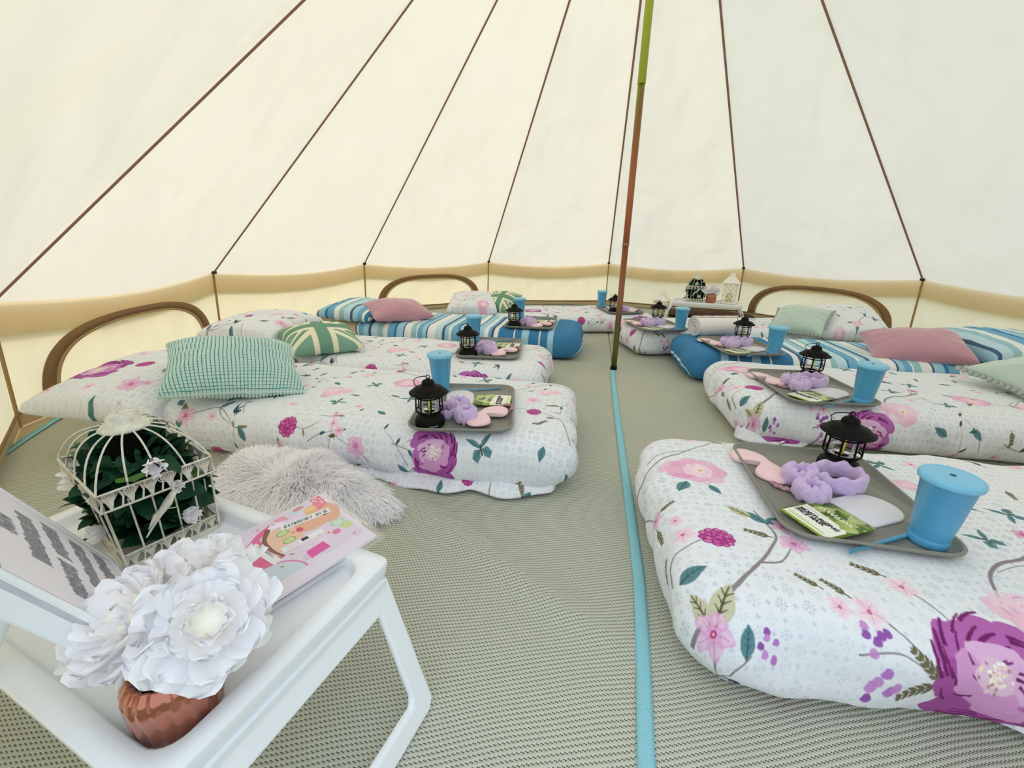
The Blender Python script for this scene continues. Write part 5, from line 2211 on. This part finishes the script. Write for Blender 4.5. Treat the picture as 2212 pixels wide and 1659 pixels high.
def bslab(name, x0, x1, y0, y1, z0, z1, m, uvf=None, n=10):
    V, Fc, UV = [], [], []
    for zz in (z0, z1):
        for j in range(n + 1):
            for i in range(n + 1):
                x, y = x0 + (x1 - x0) * i / n, y0 + (y1 - y0) * j / n
                p = bu * x + bv * y + Vector((0, 0, bz(x, y) + zz))
                V.append(p)
                UV.append((x / .28, y / .215))
    w = n + 1
    for L_ in (0, 1):
        for j in range(n):
            for i in range(n):
                q = tuple(L_ * w * w + k for k in (j * w + i, j * w + i + 1, (j + 1) * w + i + 1, (j + 1) * w + i))
                Fc.append(q if (L_ == 1) ^ flipb else tuple(reversed(q)))
    for i in range(n):
        for a, b in ((i, i + 1), (n * w + i, n * w + i + 1), (i * w, (i + 1) * w), (i * w + n, (i + 1) * w + n)):
            Fc.append((a, b, w * w + b, w * w + a))
    return mesh(name, V, Fc, m, bk, smooth=False, uv=UV)


bslab('paper_block', .004, .276, .004, .211, -.004, .0015, image_mat('cover_paper', book_canvas(), rough=.45, bump=0))
o = bslab('clear_sleeve', -.008, .284, -.006, .221, -.0055, .0030, FILM, n=16)
for v in o.data.vertices:
    if v.co.z > 0:
        v.co.z += .0004 * math.sin(v.co.x * 120) + .0003 * math.sin(v.co.y * 90)
lp = bu * .160 + bv * .152 + Vector((0, 0, bz(.16, .12) + .0019))
text_mesh('174250600415', .0085, INK, bk, lp, (0, 0, math.atan2(-bv.y, -bv.x) + .12))


# ------------------------------------------------------------------ white lanterns at the back
def make_white_lantern(label, loc, rz):
    t = thing('candle_lantern', label, 'lantern', loc, rz, 'white lattice lanterns')
    h0, h1, s = .018, .195, .062
    bevel(mesh('base', *prism(rr_ring(s + .010, s + .010, .006, 3), 0, .016), LANW, t, smooth=False), .003)
    for a in (-1, 1):
        for b in (-1, 1):
            mesh('post', *box(a * (s - .004), b * (s - .004), (h0 + h1) / 2, .011, .011, h1 - h0 + .006), LANW, t, smooth=False)
    for k in range(4):
        m = MB()
        R = Matrix.Rotation(k * PI / 2, 3, 'Z')
        w = s - .009
        hh = h1 - h0
        for q in range(-2, 5):
            for sg in (1, -1):
                z0 = h0 + q * .048
                x0, x1 = -w, w
                za, zb = (z0, z0 + 2 * w) if sg > 0 else (z0 + 2 * w, z0)
                P = []
                for f in np.linspace(0, 1, 13):
                    z = za + (zb - za) * f
                    if h0 <= z <= h1:
                        P.append(R @ Vector((x0 + (x1 - x0) * f, s - .003, z)))
                if len(P) > 1:
                    m.add(tube(P, .0030, 4))
        m.build('lattice', LANW, t, smooth=False)
    V, Fc = loft([[(x, y, .196) for x, y in rr_ring(.080, .080, .004, 2)], [(x, y, .201) for x, y in rr_ring(.079, .079, .004, 2)], [(x, y, .222) for x, y in rr_ring(.056, .056, .004, 2)], [(x, y, .245) for x, y in rr_ring(.036, .036, .004, 2)], [(x, y, .262) for x, y in rr_ring(.026, .026, .004, 2)]])
    mesh('roof', V, Fc, LANW, t, smooth=False)
    mesh('neck', *lathe([(.027, .262), (.027, .272), (.022, .276), (.020, .284), (.010, .290)], 18), LANW, t)
    mesh('carry_ring', *tube([(.022 * math.cos(2 * PI * i / 20), 0, .300 + .020 * math.sin(2 * PI * i / 20)) for i in range(20)], .003, 6, closed=True), LANW, t)
    mesh('candle', *lathe([(.028, .017), (.028, .095), (.024, .098), (.004, .097)], 20), CANDLE, t)
    return t


wl = make_white_lantern('tall white lattice lantern standing on the back table', (1.165, 1.80, .251), r_(-14))
dup(wl, (.585, 2.14, .012), r_(-30), 'white lattice lantern on the floor behind the back bed')

# folded brown fabric behind the back table
V, Fc, _ = grid(60, 12, lambda s, t: (-.60 + 1.05 * s, -.17 + .32 * t, .004 + (.085 + .02 * fbm(s * 5, t * 2, 1, 3)) * math.sin(PI * (.06 + .9 * t)) ** .5 * (math.sin(PI * (.03 + .94 * s)) ** .3)))
bf = mesh('folded_canvas', V, Fc, BROWNF, loc=(1.16, 2.38, .004), rot=(0, 0, r_(-6)))
cr(bf, 'dark brown folded canvas lying along the back wall under the table', 'fabric')


# ------------------------------------------------------------------ fluffy white sheepskin
def rug():
    g = random.Random(2)
    t = thing('sheepskin', 'fluffy white sheepskin heaped beside the left front bed', 'rug', (-1.09, -1.765, .010), r_(-6))
    hx, hy, hh = .325, .160, .135

    def outline(a):
        return 1 + .07 * math.sin(3 * a + 1) + .05 * math.sin(5 * a + .4)

    def surf(a, f):
        r = f * outline(a)
        x, y = hx * r * math.cos(a), hy * r * math.sin(a)
        z = hh * max(0, 1 - f ** 2.4) ** .7 * (.75 + .35 * math.cos(a - 1.9) * f + .25 * fbm(x * 6, y * 6, 0, 2))
        return Vector((x, y, z + .004))
    V, Fc = [], []
    na, nf = 48, 10
    for j in range(nf + 1):
        for i in range(na):
            V.append(surf(2 * PI * i / na, j / nf))
    for j in range(nf):
        for i in range(na):
            k = (i + 1) % na
            Fc.append((j * na + i, (j + 1) * na + i, (j + 1) * na + k, j * na + k))
    m = WOOL
    mesh('hide', V, Fc, m, t)
    V, Fc = [], []
    for k in range(26000):
        a = g.uniform(0, 2 * PI)
        f = math.sqrt(g.random())
        p = surf(a, f)
        out = Vector((math.cos(a) * .6, math.sin(a) * .9, 0)) * (.25 + f)
        c = fbm(p.x * 14, p.y * 14, 3, 2)
        d = (out * .9 + Vector((.55 * c, .55 * fbm(p.x * 14, p.y * 14, 9, 2), .34 - .30 * f)) + Vector((g.uniform(-.22, .22), g.uniform(-.22, .22), g.uniform(-.05, .22)))).normalized()
        L = g.uniform(.030, .060)
        side = (d.cross(Vector((0, 0, 1))).normalized() + Vector((0, 0, g.uniform(-.35, .35)))) * g.uniform(.0008, .0017)
        q1 = p + d * L * .55
        q2 = p + d * L + Vector((0, 0, -.012 - .010 * f)) + Vector((c, -c, 0)) * .008
        q1.z = max(q1.z, .003)
        q2.z = max(q2.z, .002)
        o = len(V)
        V += [p - side, p + side, q1 + side * .8, q1 - side * .8, q2]
        Fc += [(o, o + 1, o + 2, o + 3), (o + 3, o + 2, o + 4)]
    fo = mesh('wool_pile', V, Fc, m, t)
    fo['kind'] = 'stuff'


rug()
